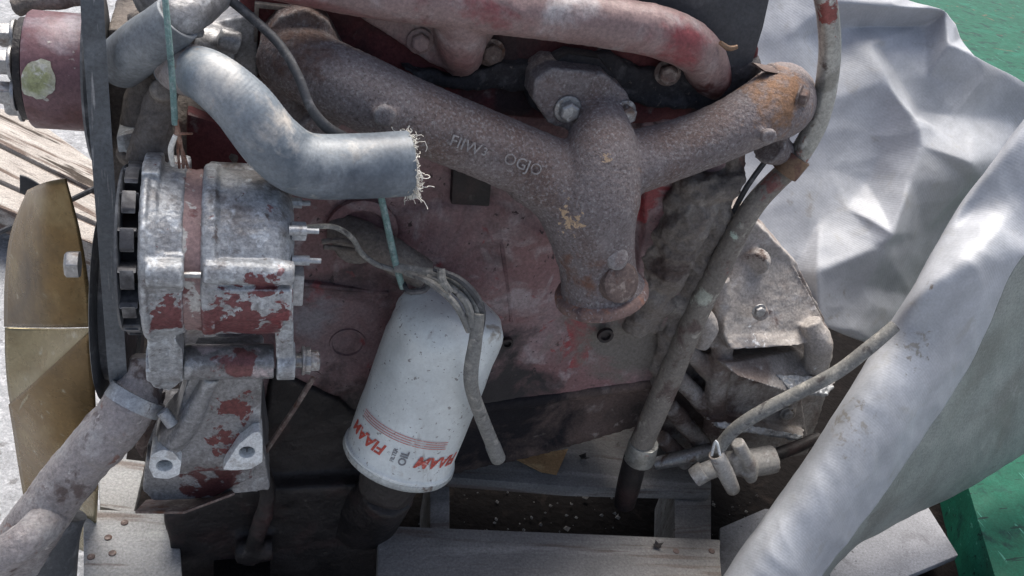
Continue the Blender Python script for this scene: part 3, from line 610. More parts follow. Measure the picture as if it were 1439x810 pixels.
# belt loop in the plane of the pulleys, around the upper and the lower pulley
def loop(c0, r0, c1, r1, n=24):
    """c = (y, z); convex loop around two circles"""
    y0, z0 = c0; y1, z1 = c1; d = math.hypot(y1 - y0, z1 - z0); th = math.atan2(z1 - z0, y1 - y0); al_ = math.acos((r0 - r1) / d)
    pts = []
    for i in range(n + 1):
        a = th + al_ + (2 * math.pi - 2 * al_) * i / n; pts.append((y0 + r0 * math.cos(a), z0 + r0 * math.sin(a)))
    for i in range(n + 1):
        a = th - al_ + 2 * al_ * i / n; pts.append((y1 + r1 * math.cos(a), z1 + r1 * math.sin(a)))
    return pts
lp = loop((dc.y, dc.z + .06), .085, (lc.y, lc.z), lr * .95)
V = []; F = []
n_ = len(lp); cy = sum(a for a, b in lp) / n_; cz = sum(b for a, b in lp) / n_
hw = mm(13.5, P(140, 300, -.1))
for i, (a, b) in enumerate(lp):
    a0, b0 = lp[i - 1]; a1, b1 = lp[(i + 1) % n_]; t = Vector((0, a1 - a0, b1 - b0)).normalized(); nn = Vector((0, t.z, -t.y))
    c = Vector((BX, a, b))
    if nn.dot(Vector((0, a - cy, b - cz))) < 0: nn = -nn
    V += [c + nn * .004 + XL * hw, c + nn * .004 + XR * hw, c - nn * .005 + XR * hw * .7, c - nn * .005 + XL * hw * .7]
for i in range(n_):
    j = (i + 1) % n_
    for q in range(4): F.append((i * 4 + q, i * 4 + (q + 1) % 4, j * 4 + (q + 1) % 4, j * 4 + q))
obj('drive_belt', (V, F), 'belt', ENG, sharp=30)
# cooling fan: hub and broad twisted blades
FX = lx(100)
fo = Vector((FX, lc.y + .01, lc.z))
fn = obj('cooling_fan', lathe(Vector((0, fo.y, fo.z)), XR, [(lx(108), .006), (lx(110), .012), (lx(126), .014), (lx(131), .012)], 32), 'oily', ENG)
obj('hub_bolt', join([hexbolt(P(116, 372, -.085), XL, .011, .012, False)]), 'steel', fn, bevel=.0005)
def patch(grid, nu, nv, thick=.0, jitter=0., jscale=20., wrinkle=0.):
    """grid of (px,py,Y) control points -> smooth sheet"""
    G = [[tuple(P(*c)) for c in row] for row in grid]
    rows = [catmull(r, nv) for r in G]
    cols = list(zip(*rows)); cols = [catmull(list(c), nu) for c in cols]
    rows = list(zip(*cols))
    V = []; F = []
    for r in rows:
        for c in r:
            v = Vector(c)
            if jitter: v = v + Vector((0, -.7, .7)) * jitter * noise.fractal(v * jscale, 1, 2, 3)
            if wrinkle:
                q = Vector((v.x + v.z * .8, v.y, v.z * .35 - v.x * .3))
                v = v + Vector((-.2, -.7, .6)) * wrinkle * ((1 - abs(noise.noise(q * 13)) * 2.2) + .45 * (1 - abs(noise.noise(q * 34 + Vector((2, 5, 1)))) * 2.2))
            V.append(v)
    m_ = len(rows[0])
    for i in range(len(rows) - 1):
        for j in range(m_ - 1): F.append((i * m_ + j, i * m_ + j + 1, (i + 1) * m_ + j + 1, (i + 1) * m_ + j))
    return V, F
def solid(o, t, off=0., bev=0):
    md = o.modifiers.new('thickness', 'SOLIDIFY'); md.thickness = t; md.offset = off
    return o
solid(obj('blade', patch([[(40, 268, .02), (66, 256, -.02), (92, 251, -.03)], [(16, 330, .02), (64, 330, -.028), (112, 325, -.035)], [(8, 400, .02), (66, 400, -.03), (124, 395, -.035)], [(7, 459, .02), (66, 460, -.025), (130, 459, -.035)]], 6, 6), 'fan', fn), .002)
solid(obj('blade', patch([[(7, 461, .02), (66, 462, .015), (130, 461, -.035)], [(8, 505, .025), (58, 495, .012), (118, 474, -.03)], [(14, 560, .03), (55, 530, .0), (108, 486, -.02)], [(22, 590, .035), (40, 560, .01), (98, 500, -.01)]], 6, 6), 'fan_lit', fn), .002)
solid(obj('blade', patch([[(13, 568, .032), (52, 534, .0), (130, 462, -.034)], [(20, 610, .04), (70, 590, -.005), (134, 560, -.015)], [(26, 650, .04), (75, 640, -.002), (136, 630, -.015)], [(34, 700, .05), (80, 690, .03), (138, 690, .0)]], 6, 6), 'fan', fn), .002)
solid(obj('blade', patch([[(60, 660, .05), (90, 650, .04), (138, 640, .01)], [(78, 720, .05), (100, 720, .04), (136, 715, .01)], [(92, 765, .05), (108, 770, .04), (130, 780, .02)]], 6, 6), 'fan_lit', fn), .002)
solid(obj('blade', patch([[(28, 246, .08), (40, 250, .08), (60, 262, .08)], [(28, 270, .08), (40, 275, .08), (60, 285, .08)]], 4, 4), 'cover', fn), .002)

# --- lower radiator pipe with clamp
lpz = cast('radiator_pipe', [T([(206, 500, -.10, 22), (200, 540, -.11, 30), (172, 585, -.125, 38), (122, 642, -.135, 37), (82, 692, -.14, 37), (46, 745, -.14, 39), (22, 790, -.14, 40), (2, 840, -.14, 40)], seg=24), T([(150, 612, -.132, 37.5), (140, 624, -.134, 38.5), (132, 632, -.135, 37.5)])], 'pipe', ENG, .0018, 3, .0014, 60)
cast('pipe_elbow', [T([(92, 722, -.145, 14), (66, 734, -.16, 25), (35, 760, -.18, 27), (0, 785, -.18, 27), (-40, 800, -.18, 27)], seg=20)], 'pipe', lpz, .0018, 3, .0009, 60)
obj('dark_sleeve', T([(75, 720, -.12, 44), (66, 760, -.13, 42), (62, 850, -.13, 40)], seg=24), 'rubber', lpz)
c0 = P(190, 562, -.117); cdir = (P(170, 585, -.125) - P(198, 540, -.11)).normalized(); cr = mm(39, c0)
obj('hose_clamp', lathe(c0, cdir, [(-.006, cr * .95), (-.006, cr * 1.02), (.006, cr * 1.03), (.006, cr * .96)], 40), 'alu', lpz)
obj('clamp_screw', lathe(P(228, 578, -.135), Vector((.4, -.2, -.6)), [(0, .005), (.014, .005)], 10), 'alu', lpz)
obj('rubber_strip', slab([P(212, 575, -.12), P(232, 560, -.11), P(200, 645, -.10), P(190, 630, -.10)], Vector((0, .01, 0))), 'rustbolt', lpz, bevel=.001)

# --- thermostat area, upper left
cast('water_pump', [
    T([(205, 20, -.03, 26), (212, 90, -.05, 24), (206, 150, -.05, 32), (205, 225, -.05, 40)]),
    T([(190, 205, -.06, 14), (170, 225, -.07, 14)]), T([(232, 108, -.065, 22), (258, 100, -.085, 20)]),
    T([(180, 150, -.0, 60), (340, 190, .0, 80)], 2), prism([(150, 40), (340, 40), (345, 300), (150, 300)], .0, .1)], 'dirt', ENG, .003, 4, .0012, 50)
obj('pump_cover', prism([(262, 160), (348, 186), (352, 262), (262, 250)], -.045, .0), 'head', ENG, bevel=.003)
cast('pump_neck', [T([(236, 115, -.075, 20), (222, 160, -.08, 24), (208, 225, -.08, 30)]), disc(228, 125, -.085, 17, .012, Vector((.2, -1, .4)))], 'dirt', ENG, .002, 4, .002, 60)
cast('thermostat_housing', [
    T([(196, -30, -.05, 22), (220, 10, -.055, 24), (262, 50, -.055, 16)]),
    T([(230, -20, -.06, 12), (262, 22, -.06, 14), (274, 52, -.06, 16)]), T([(275, 62, -.03, 30), (330, 70, -.03, 26)]),
    T([(306, 52, -.05, 16), (338, 62, -.05, 16)]), T([(222, 50, -.10, 31), (250, 26, -.10, 32), (278, 2, -.08, 34), (300, -20, -.05, 34)]), prism([(275, 35), (360, 20), (365, 110), (280, 110)], -.02, .05)], 'bracket', ENG, .0025, 4, .0008, 50)
st = link('hose_stub', mesh('hose_stub', T([(250, 26, -.105, 34), (230, 44, -.102, 36), (205, 62, -.09, 37), (169, 90, -.065, 35)], 8, 32, caps=False), M['stub']), ENG)
md = st.modifiers.new('wall', 'SOLIDIFY'); md.thickness = .003; md.offset = -1
cast('bolt_head', [disc(186, 200, -.06, 18, .014, Vector((0, -1, .6)))], 'alu', ENG, .002, 2)
obj('adjusting_plate', join([slab([P(163, 192, -.075), P(188, 186, -.075), P(190, 212, -.075), P(166, 216, -.075)], Vector((0, .03, 0))), slab([P(180, 215, -.08), P(205, 208, -.08), P(205, 236, -.08), P(180, 240, -.08)], Vector((0, .03, 0)))]), 'alu', ENG, bevel=.002)
obj('angle_bracket', join([slab([P(358, 5, -.02), P(440, 14, -.02), P(440, 20, -.02), P(364, 12, -.02), P(362, 60, -.02), P(357, 60, -.02)], Vector((0, .012, 0)))]), 'dirt', ENG, bevel=.0006)

cast('bypass_hose', [T([(20, 12, .03, 13), (50, 2, .03, 14), (95, -2, .03, 14), (130, -14, .02, 14)])], 'dirt', ENG, .002, 3, .0012, 60)
obj('flange_shim', slab([P(1058, 88, -.03), P(1112, 98, -.03), P(1122, 102, -.035), P(1118, 108, -.04), P(1075, 100, -.045)], Vector((0, .004, -.002))), 'rustbolt', mf, bevel=.0005)
obj('intake_gasket', slab([P(1004, 88, -.028), P(1022, 92, -.028), P(1018, 132, -.022), P(1002, 136, -.022)], Vector((0, .012, 0))), 'brass', ip, bevel=.001)
# --- dipstick tube
dp = obj('dipstick_tube', T([(1150, -40, -.03, 15.5), (1163, 20, -.03, 15.5), (1165, 90, -.03, 15.5), (1149, 170, -.03, 15.5), (1112, 235, -.03, 15.5)], 8, 20), 'dip', ENG)
obj('lower_tube', T([(1114, 232, -.03, 15.5), (1060, 288, -.03, 15.5), (1018, 362, -.028, 16.5), (975, 450, -.025, 17), (935, 545, -.02, 17.5), (905, 615, -.018, 17), (897, 640, -.018, 17)], 8, 20), 'dipdirt', dp)
obj('tube_clamp', T([(1121, 219, -.031, 21), (1101, 243, -.031, 21)], 1, 20), 'brass', dp, bevel=.0008)
obj('collar', T([(905, 622, -.018, 21), (898, 646, -.018, 22)], 1, 20), 'dip', dp, bevel=.0015)
obj('end_stub', T([(894, 640, -.016, 17), (884, 680, -.014, 17), (877, 708, -.012, 15)], 4, 14), 'oily', dp)
obj('stay_wire', T([(1082, 218, -.02, 4), (1050, 262, -.02, 4), (1030, 300, -.015, 4)], 3, 8), 'blackwire', dp)

# --- clutch housing on the right: stepped cast shelves and ribs
ch = cast('clutch_housing', [
    prism([(955, 420), (1010, 340), (1062, 312), (1120, 370), (1160, 450), (1160, 560), (1135, 640), (960, 665), (925, 610)], .062, .25),
    slab([P(1014, 400, .05), P(1036, 335, .075), P(1072, 314, .08), P(1120, 380, .055), P(1166, 462, .03), P(1160, 478, .012), P(1120, 486, .004), P(1028, 492, -.002), P(1018, 470, .012)], Vector((0, .045, -.022))),
    T([(1138, 452, .022, 15), (1150, 482, .012, 20), (1146, 516, .016, 18)]), T([(1060, 372, .05, 20), (1064, 362, .06, 20)], 1), disc(1066, 436, .02, 11, .010),
    slab([P(1010, 500, .04), P(1120, 492, .04), P(1160, 512, .03), P(1174, 538, .0), P(1162, 556, -.014), P(1112, 553, -.014), P(1038, 530, -.014), P(1018, 512, .0)], Vector((0, .05, -.020))),
    prism([(1003, 520), (1125, 540), (1135, 615), (1003, 605)], .028, .1),
    slab([P(1001, 586, .02), P(1060, 590, .02), P(1132, 604, .02), P(1130, 618, -.002), P(1056, 607, -.008), P(1002, 600, -.008)], Vector((0, .04, -.014))),
    T([(1012, 392, .045, 13), (1016, 480, .03, 15), (1008, 540, .03, 16), (1002, 605, .03, 14)]),
    T([(970, 440, .045, 13), (1010, 482, .035, 13)]), T([(958, 482, .045, 13), (1008, 535, .035, 13)]), T([(948, 525, .045, 13), (1004, 585, .035, 13)]), T([(940, 570, .045, 13), (990, 628, .04, 13)]), T([(930, 615, .045, 12), (965, 650, .04, 12)]),
    T([(985, 440, .02, 15), (992, 462, .02, 17), (984, 486, .02, 12)]), disc(1105, 580, .028, 12, .008)], 'housing', ENG, .0018, 6, .0013, 60)
for (a_, b_) in ((1066, 436), (1105, 580)): bolt(a_, b_, .012 if b_ < 500 else .02, 8, 8, ch, 'steel')
cast('bare_metal_lip', [slab([P(1092, 526, .003), P(1150, 530, .001), P(1172, 544, -.006), P(1164, 555, -.0155), P(1112, 551, -.0155)], Vector((0, .004, -.006)))], 'alu', ch, .0012, 2, .003, 140)
cast('bare_metal_lip', [slab([P(1008, 592, -.004), P(1055, 598, -.004), P(1128, 612, -.002), P(1122, 618, -.006), P(1050, 607, -.0095), P(1008, 600, -.0095)], Vector((0, .004, -.005)))], 'alu', ch, .0012, 2, .002, 140)
obj('release_lever', T([(920, 652, .03, 9), (975, 640, .02, 11), (1000, 632, .02, 10)], 4), 'steel', ch)

# --- wiring and cords that belong to the engine
obj('thin_cable', T([(308, -12, -.06, 7), (350, 22, -.07, 7), (392, 62, -.085, 7), (418, 105, -.10, 7), (436, 150, -.11, 7), (458, 178, -.11, 8), (484, 194, -.10, 8)], 8, 10), 'blackwire', ENG)
wl = obj('wiring_loom', T([(555, 376, -.09, 7), (600, 384, -.10, 8), (640, 394, -.115, 8), (665, 420, -.125, 8), (674, 445, -.13, 8)], 8, 10), 'wire', ENG)
obj('wire', T([(428, 320, -.12, 4), (468, 319, -.11, 4), (494, 334, -.10, 4), (508, 356, -.09, 4), (530, 372, -.09, 4), (562, 382, -.09, 4)], 6, 8), 'wire', wl)
obj('wire', T([(452, 340, -.05, 4), (480, 338, -.05, 4), (500, 345, -.06, 3)], 4, 8), 'dirt', wl)
obj('wire', T([(455, 347, -.05, 4), (478, 349, -.05, 4), (500, 352, -.06, 3)], 4, 8), 'dirt', wl)
obj('wire', T([(600, 390, -.11, 5), (630, 402, -.12, 5), (655, 425, -.13, 6), (664, 458, -.135, 7)], 6, 8), 'wire', wl)
obj('wire', T([(570, 384, -.10, 4), (606, 398, -.12, 5), (640, 428, -.13, 5), (660, 465, -.135, 6)], 6, 8), 'wire', wl)
obj('wire', T([(610, 378, -.11, 4), (650, 396, -.125, 5), (676, 432, -.13, 6), (673, 470, -.135, 6)], 6, 8), 'blackwire', wl)
obj('wire', T([(590, 376, -.09, 4), (600, 405, -.10, 4), (575, 410, -.10, 4), (568, 398, -.09, 3)], 6, 8), 'blackwire', wl)
obj('cable_tie', T([(620, 378, -.125, 6), (622, 395, -.13, 6), (632, 410, -.13, 5)], 5, 8), 'wire', wl)
obj('taped_sleeve', T([(672, 440, -.132, 9), (668, 480, -.138, 10), (662, 520, -.138, 11), (664, 550, -.135, 10), (678, 590, -.125, 10), (696, 634, -.115, 10)], 6, 12), 'wire', wl)
obj('sleeve_end', T([(692, 625, -.116, 11), (700, 645, -.113, 11)], 1, 12), 'wire', wl, bevel=.0008)

# ================================================================== things hung on or lying by the engine
def thing(name, geo, mat, label, cat, group=None, **k): return tag(obj(name, geo, mat, **k), label, cat, group)
c1 = thing('cord', T([(230, -20, -.12, 4.5), (236, 40, -.125, 4.5), (242, 110, -.13, 4.5), (246, 175, -.13, 4.5)], 6, 8), 'cord', 'faded green cord hanging in front of the short hose stub at upper left', 'cord', 'green cords')
thing('cord', T([(534, 270, -.085, 5), (545, 320, -.09, 5), (556, 370, -.09, 5), (566, 405, -.09, 4.5)], 6, 8), 'cord', 'faded green cord running down from the cut hose to the white oil filter', 'cord', 'green cords')
tw = top('tie_wire', 'twisted rusty tie wire hanging below the green cord above the alternator', 'wire', P(255, 232, -.12))
for k in range(3):
    obj('strand', T([(246 + 2 * k, 168, -.13, 2.2), (250 + 3 * math.sin(k * 2), 190, -.13, 2.2), (254 - 4 * math.cos(k * 2), 212, -.125, 2.2), (252 + 6 * k, 236, -.12, 2.2)], 5, 6), 'rustwire', tw)
obj('strand', T([(245, 188, -.13, 2), (258, 188, -.13, 2), (270, 188, -.125, 1.5)], 3, 6), 'rustwire', tw)
obj('strand', T([(247, 190, -.13, 3.5), (240, 210, -.13, 4), (243, 232, -.125, 3.5)], 4, 8), 'thread', tw)
thing('rag', patch([[(268, -12, -.07), (290, -14, -.08), (322, -10, -.07)], [(272, 8, -.08), (294, 10, -.09), (312, 8, -.08)], [(280, 24, -.075), (292, 30, -.08), (302, 22, -.07)]], 5, 5, jitter=.004, jscale=60), 'rag', 'small green stained rag tucked beside the thin black cable', 'rag')

# hose connector with its grey hose
hc = top('hose_connector', 'pale grey branched hose connector dangling with a grey hose at the clutch housing', 'connector', P(1035, 680, -.05))
cast('body', [T([(1020, 652, -.03, 17), (1060, 650, -.03, 20), (1088, 645, -.03, 20)], 2), T([(980, 668, -.035, 13), (1012, 655, -.035, 14), (1030, 655, -.03, 15)], 2), T([(1036, 622, -.04, 10), (1056, 658, -.045, 11)], 2), T([(1052, 660, -.045, 13), (1056, 674, -.045, 8)], 2), T([(1028, 640, -.04, 9), (1034, 662, -.04, 9)], 2)], 'tan', hc, .0018, 3)
o = link('open_spout', mesh('open_spout', T([(1006, 638, -.055, 11), (1018, 662, -.06, 12), (1030, 688, -.06, 10)], 3, 18, caps=False), M['tan']), hc)
md = o.modifiers.new('wall', 'SOLIDIFY'); md.thickness = .002; md.offset = -1
obj('cap', T([(975, 672, -.035, 14), (990, 662, -.035, 15)], 1, 16), 'tan', hc, bevel=.001)
obj('hose', T([(1008, 634, -.05, 9), (1030, 606, -.05, 9.5), (1068, 580, -.055, 10), (1120, 553, -.06, 10), (1175, 524, -.065, 10), (1220, 490, -.065, 10), (1258, 458, -.06, 9)], 8, 14), 'wire', hc)
obj('clip', T([(1000, 640, -.06, 2), (1006, 620, -.06, 2), (1012, 640, -.065, 2)], 5, 6), 'bright', hc)
obj('side_lead', T([(1088, 640, -.028, 9), (1120, 628, -.02, 9), (1150, 615, -.01, 8)], 4, 10), 'oily', hc)

# ================================================================== pallet
PAL = top('pallet', 'weathered grey wooden pallet under the engine', 'pallet', Vector((.1, 0, ZG)))
def board(name, px, z, t, mat, parent, bev=.0025):
    w_ = [PZ(x, y, z) for x, y in px]
    X = (w_[1] - w_[0]).normalized(); Mx = Matrix((X, UPW.cross(X), UPW)).transposed().to_4x4(); Mx.translation = w_[0]
    iv = Mx.inverted(); g_ = slab([iv @ q for q in w_], Vector((0, 0, -t)))
    o = obj(name, g_, mat, parent, bevel=bev); o.matrix_basis = Mx; return o
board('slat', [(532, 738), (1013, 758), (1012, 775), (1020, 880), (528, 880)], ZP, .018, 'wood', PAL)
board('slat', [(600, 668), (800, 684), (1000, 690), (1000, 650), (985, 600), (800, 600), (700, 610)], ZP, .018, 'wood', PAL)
board('slat', [(117, 715), (250, 720), (262, 900), (118, 900)], ZP, .018, 'wood3', PAL)
board('slat', [(138, 640), (205, 648), (188, 722), (140, 712)], ZP - .02, .018, 'wood3', PAL)
def blk(x0, y0, x1, y1, z0, z1, mat='wood'):
    a = PZ(x0, y0, z1); b = PZ(x1, y0, z1); c = PZ(x1, y1, z1); d = PZ(x0, y1, z1)
    return obj('stringer', slab([a, b, c, d], Vector((0, 0, z0 - z1))), mat, PAL, bevel=.003)
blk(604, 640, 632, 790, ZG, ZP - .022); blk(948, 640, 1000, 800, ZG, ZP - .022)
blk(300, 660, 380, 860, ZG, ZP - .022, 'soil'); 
for x, y in ((152, 756), (158, 778), (128, 783), (175, 735), (1000, 775), (950, 775)):
    p = PZ(x, y, ZP); obj('nail_head', lathe(p, UPW, [(-.002, .004), (.0008, .004), (.0014, .0032)], 10), 'rustbolt', PAL)
# soil under the pallet, near-black in place of shade, with scattered pebbles
s_ = sheet('shade_dark_soil', -.40, 1.6, -.30, 1.2, ZG, 70, .006, 'soil'); s_['kind'] = 'structure'
V = []; F = []
for i in range(700):
    x = random.uniform(-.3, .5); y = random.uniform(-.2, .35); r = random.choice((.0009, .0012, .0012, .0018, .0018, .003, .0045)) * random.uniform(.7, 1.2)
    c = Vector((x, y, ZG + .004 + r * .3)); k = len(V)
    for d in ((1, 0, 0), (-1, 0, 0), (0, 1, 0), (0, -1, 0), (0, 0, 1), (0, 0, -1)): V.append(c + Vector(d) * r * random.uniform(.6, 1.2))
    for a, b, c_ in ((0, 2, 4), (2, 1, 4), (1, 3, 4), (3, 0, 4), (2, 0, 5), (1, 2, 5), (3, 1, 5), (0, 3, 5)): F.append((k + a, k + b, k + c_))
gv = obj('gravel', (V, F), 'wood', smooth=False); gv['kind'] = 'stuff'; gv['label'] = 'scattered grit and pebbles on the soil under the pallet'
thing('cardboard_scrap', slab([PZ(722, 645, ZP + .006), PZ(798, 632, ZP + .004), PZ(782, 668, ZP + .003), PZ(760, 664, ZP + .003)], Vector((0, 0, .0015))), 'card', 'torn tan cardboard scrap lying on the pallet under the sump', 'cardboard')
for (x, y, s, a) in ((820, 645, 7, .3), (924, 768, 7, 1.0)):
    p = PZ(x, y, ZP + .001); r = mm(s, p)
    V = [p + Vector((math.cos(a + q) * r * (1.3 if i % 2 else .6), math.sin(a + q) * r * (1.0 if i % 3 else .5), .002 + .003 * (i % 2))) for i, q in enumerate([k * .785 for k in range(8)])]
    thing('dead_leaf', (V + [p + Vector((0, 0, .001))], [(i, (i + 1) % 8, 8) for i in range(8)]), 'oily', 'dark dead leaf on the pallet slat behind, below the sump' if y < 700 else 'dark dead leaf on the front pallet slat', 'leaf', 'dead leaves on the pallet')

# ================================================================== weathered timbers at the left
def timber(px, z, t, label):
    o = board('timber_board', px, z, t, 'wood2', None, .004); return tag(o, label, 'board', 'bleached timbers behind the fan')
zt = ZG + .10
timber([(-60, 172), (150, 275), (150, 240), (40, 160), (-60, 140)], zt, .05, 'bleached cracked timber farthest from the fan, under the red drum')
timber([(-60, 178), (150, 281), (150, 318), (-60, 226)], zt - .004, .05, 'bleached cracked timber in the middle, just above the fan tip')
timber([(-60, 232), (150, 324), (150, 350), (-60, 268)], zt - .01, .05, 'bleached timber nearest, partly hidden by the fan tip')
thing('steel_rod', T([(-20, 335, .12, 4), (60, 300, .12, 4), (140, 262, .12, 4)], 3, 8), 'blackwire', 'thin dark steel rod crossing behind the brown fan blade', 'rod')

# ================================================================== green steel bin and the grey board at the right
zg = P(1385, 810, -.12).z
gb = thing('green_steel_bin', slab([PZ(1410, 850, zg), PZ(1362, 690, zg), PZ(1230, 260, zg), PZ(1180, -60, zg), PZ(1900, -60, zg), PZ(1900, 850, zg)], Vector((0, 0, -.25))), 'green', 'scratched green painted steel bin partly covered by the silver tarpaulin', 'bin', bevel=.004)
thing('grey_board', slab([PZ(1150, 760, ZG + .05), PZ(1300, 705, ZG + .05), PZ(1347, 780, ZG + .05), PZ(1180, 850, ZG + .05)], Vector((0, 0, -.012))), 'greyboard', 'grey fibre board lying on the ground beneath the tarpaulin fold', 'board', bevel=.002)
thing('grey_sheet', slab([PZ(1012, 742, ZG + .03), PZ(1075, 715, ZG + .03), PZ(1130, 720, ZG + .03), PZ(1090, 860, ZG + .03), PZ(1010, 860, ZG + .03)], Vector((0, 0, -.006))), 'greyboard', 'dark grey sheet on the ground beside the pallet corner, behind the tarpaulin edge', 'sheet', bevel=.001)

# ================================================================== tarpaulin
def base(x, y): return .07 + (470 - y) / 470 * .22
pts = [ # px, py, offset toward (-) / away from (+) the camera
 (980, -60, .03), (1120, -60, .03), (1225, -60, .06), (1262, 2, .0),                    # 0-3
 (1175, 2, -.01), (1328, 15, -.005), (1302, 40, .05), (1180, 36, .045),                    # 4-7 top roll
 (980, 60, .03), (1100, 60, .01), (1060, 170, .03), (1140, 150, .01),                      # 8-11
 (1218, 58, .02), (1245, 115, -.012), (1285, 168, -.028), (1296, 205, -.035),              # 12-15 ridge
 (1280, 250, -.035), (1252, 330, -.045), (1160, 235, .025), (1216, 255, .03),              # 16-19
 (1148, 384, -.028), (1150, 312, .01), (1000, 260, .03), (1062, 312, .02),                 # 20-23
 (1112, 382, .012), (1152, 456, .0), (1202, 472, .0), (1215, 400, .015),                   # 24-27
 (1290, 330, .03), (1330, 300, .04), (1366, 232, -.035), (1362, 252, -.01),                # 28-31
 (1290, 160, .035), (1332, 64, -.02), (1396, 90, -.01), (1350, 55, .02),                   # 32-35
 (1470, 132, .01), (1500, 220, .07), (1400, 165, .02), (1440, 300, .07),                   # 36-39
 (1335, 165, .022), (1368, 78, -.012), (1290, 420, .06), (1250, 10, -.006), (1300, 108, .02),  # 40-44
 (1262, 110, .022), (1242, 75, .03), (1250, 500, .05), (1380, 400, .09), (1316, 182, -.005), (1394, 86, .03),  # 45-50
 (1190, 290, .005), (1232, 222, .02), (1100, 250, .02), (1238, 345, -.03), (1222, 180, .025), (1120, 300, .015), (1190, 430, .012), (1392, 100, -.008), (1350, 120, .012)] # 51-59
creases = [(2, 3), (3, 5), (4, 43), (43, 5), (7, 6), (5, 6), (12, 13), (13, 14), (14, 15), (15, 16), (16, 17), (17, 54), (54, 20), (14, 49), (49, 30), (30, 31), (33, 44), (44, 32), (33, 41), (41, 36), (21, 20), (32, 14), (33, 35), (5, 35), (35, 41), (20, 25), (12, 46), (46, 45), (45, 14), (21, 51), (51, 17), (58, 40), (58, 41), (31, 28), (23, 56), (56, 21)]
p2 = [Vector((x, y)) for x, y, o in pts]
ov, oe, of_, vo, eo, fo_ = delaunay_2d_cdt(p2, creases, [], 0, 1e-6)
V = []
for q, src in zip(ov, vo):
    o = pts[src[0]][2] if src else .02
    V.append(P(q[0], q[1], base(q[0], q[1]) + o * .66))
cs = set(tuple(sorted(e)) for e, s in zip(oe, eo) if s)
def above(f):
    cx_ = sum(ov[i][0] for i in f) / len(f); cy_ = sum(ov[i][1] for i in f) / len(f)
    bl_ = [(1225, -60), (1262, 2), (1328, 15), (1350, 55), (1368, 78), (1470, 132), (1520, 160)]
    for (xa, ya), (xb, yb) in zip(bl_, bl_[1:]):
        if xa <= cx_ < xb: return cy_ < ya + (yb - ya) * (cx_ - xa) / (xb - xa) - .5
    return False
of_ = [f for f in of_ if not above(f)]
me = bpy.data.meshes.new('tarpaulin'); me.from_pydata([tuple(v) for v in V], [], [tuple(f) for f in of_])
bm = bmesh.new(); bm.from_mesh(me)
cl = bm.edges.layers.float.get('crease_edge') or bm.edges.layers.float.new('crease_edge')
for e in bm.edges:
    k = tuple(sorted((e.verts[0].index, e.verts[1].index)))
    if k in cs: e[cl] = .85
    elif e.is_boundary: e[cl] = .6
bmesh.ops.recalc_face_normals(bm, faces=bm.faces); bm.to_mesh(me); bm.free()
for p in me.polygons: p.use_smooth = True
me.materials.append(M['tarp'])
to = bpy.data.objects.new('tmp', me); COL.objects.link(to)
sd = to.modifiers.new('s', 'SUBSURF'); sd.levels = sd.render_levels = 4
sm = to.modifiers.new('sm', 'SMOOTH'); sm.factor = .5; sm.iterations = 0
def ev():
    dg = bpy.context.evaluated_depsgraph_get(); dg.update()
    return bpy.data.meshes.new_from_object(to.evaluated_get(dg))
out = ev(); sd.subdivision_type = 'SIMPLE'; sm.iterations = 7; fac = ev(); bpy.data.objects.remove(to)
for v, u in zip(out.vertices, fac.vertices): v.co = v.co.lerp(u.co, .45)
for v in out.vertices:
    f = noise.fractal(v.co * 9, 1, 2, 2) * .004 + (1 - abs(noise.noise(v.co * 14 + Vector((3, 1, 2)))) * 2) * .0030 + (1 - abs(noise.noise(v.co * 33)) * 2) * .0010
    v.co += Vector((0, -.8, .5)) * f
for p in out.polygons: p.use_smooth = True
TP = link('tarpaulin', out); solid(TP, .0012)
tag(TP, 'crumpled silver tarpaulin draped behind the engine with a long rolled fold in front', 'tarpaulin')
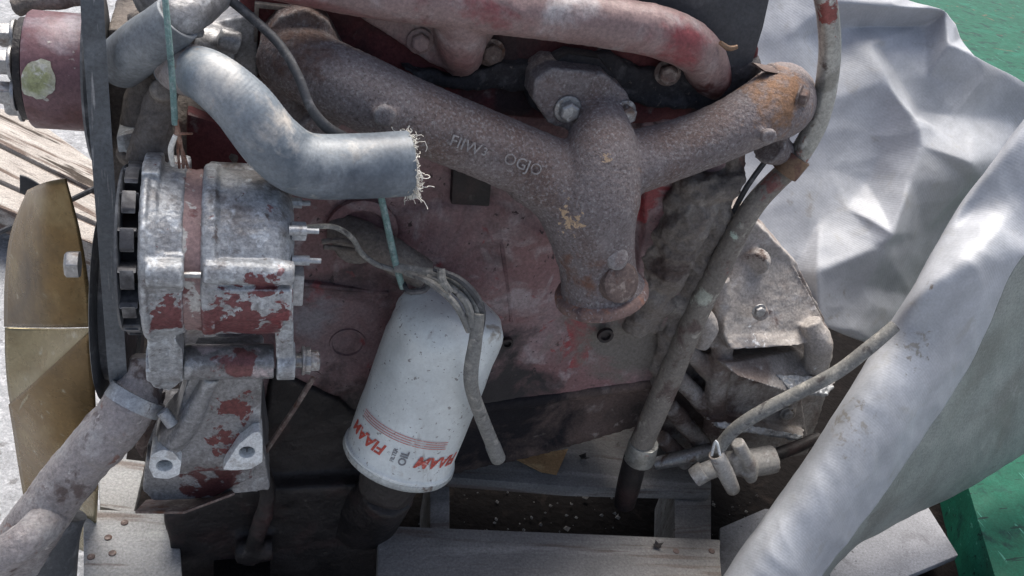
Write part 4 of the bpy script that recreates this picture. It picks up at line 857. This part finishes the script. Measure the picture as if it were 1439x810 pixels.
roll = [ # rows from the top right down to the bottom; columns: hidden left turn, left edge, crest, shoulder, right edge
 [(1560, 40, .20), (1500, 80, .10), (1530, 110, .065), (1590, 190, .04), (1640, 280, .05)],
 [(1470, 150, .16), (1440, 166, .07), (1460, 196, .035), (1520, 250, .01), (1560, 330, .015)],
 [(1372, 280, .12), (1342, 300, .04), (1364, 302, .022), (1430, 296, .004), (1490, 330, .0)],
 [(1318, 390, .10), (1278, 412, .01), (1298, 402, -.036), (1364, 376, -.044), (1432, 366, -.035)],
 [(1275, 480, .07), (1234, 484, -.01), (1258, 474, -.045), (1318, 480, -.06), (1368, 500, -.045)],
 [(1215, 590, .04), (1172, 586, -.05), (1196, 572, -.085), (1252, 582, -.10), (1300, 608, -.08)],
 [(1130, 700, .0), (1100, 692, -.09), (1124, 686, -.125), (1180, 694, -.14), (1228, 712, -.115)],
 [(1080, 780, -.03), (1044, 768, -.12), (1072, 766, -.155), (1122, 776, -.168), (1168, 790, -.145)],
 [(1030, 860, -.06), (990, 850, -.15), (1020, 856, -.19), (1070, 866, -.20), (1110, 880, -.175)]]
fr = solid(obj('rolled_fold', patch(roll, 26, 22, jitter=.0015, jscale=10, wrinkle=.0026), 'tarp', TP, recalc=False), .0012)
ends = [[(1660, 340, .09), (1680, 420, .11), (1700, 520, .13)], [(1590, 400, .05), (1620, 480, .08), (1650, 560, .11)], [(1520, 440, .03), (1550, 515, .06), (1570, 590, .09)],
 [(1452, 480, .01), (1484, 550, .035), (1510, 606, .06)], [(1400, 560, -.015), (1430, 605, .01), (1445, 634, .03)], [(1340, 635, -.05), (1358, 662, -.03), (1352, 690, -.01)],
 [(1246, 722, -.09), (1258, 728, -.07), (1258, 736, -.05)], [(1172, 790, -.125), (1178, 788, -.11), (1182, 786, -.095)], [(1114, 880, -.15), (1118, 880, -.13), (1122, 880, -.11)]]
under = [[r[-1]] + e for r, e in zip(roll, ends)]
solid(obj('underside', patch(under, 26, 22, jitter=.0015, jscale=10, wrinkle=.0026), 'tarpback', TP, recalc=False), .0012)
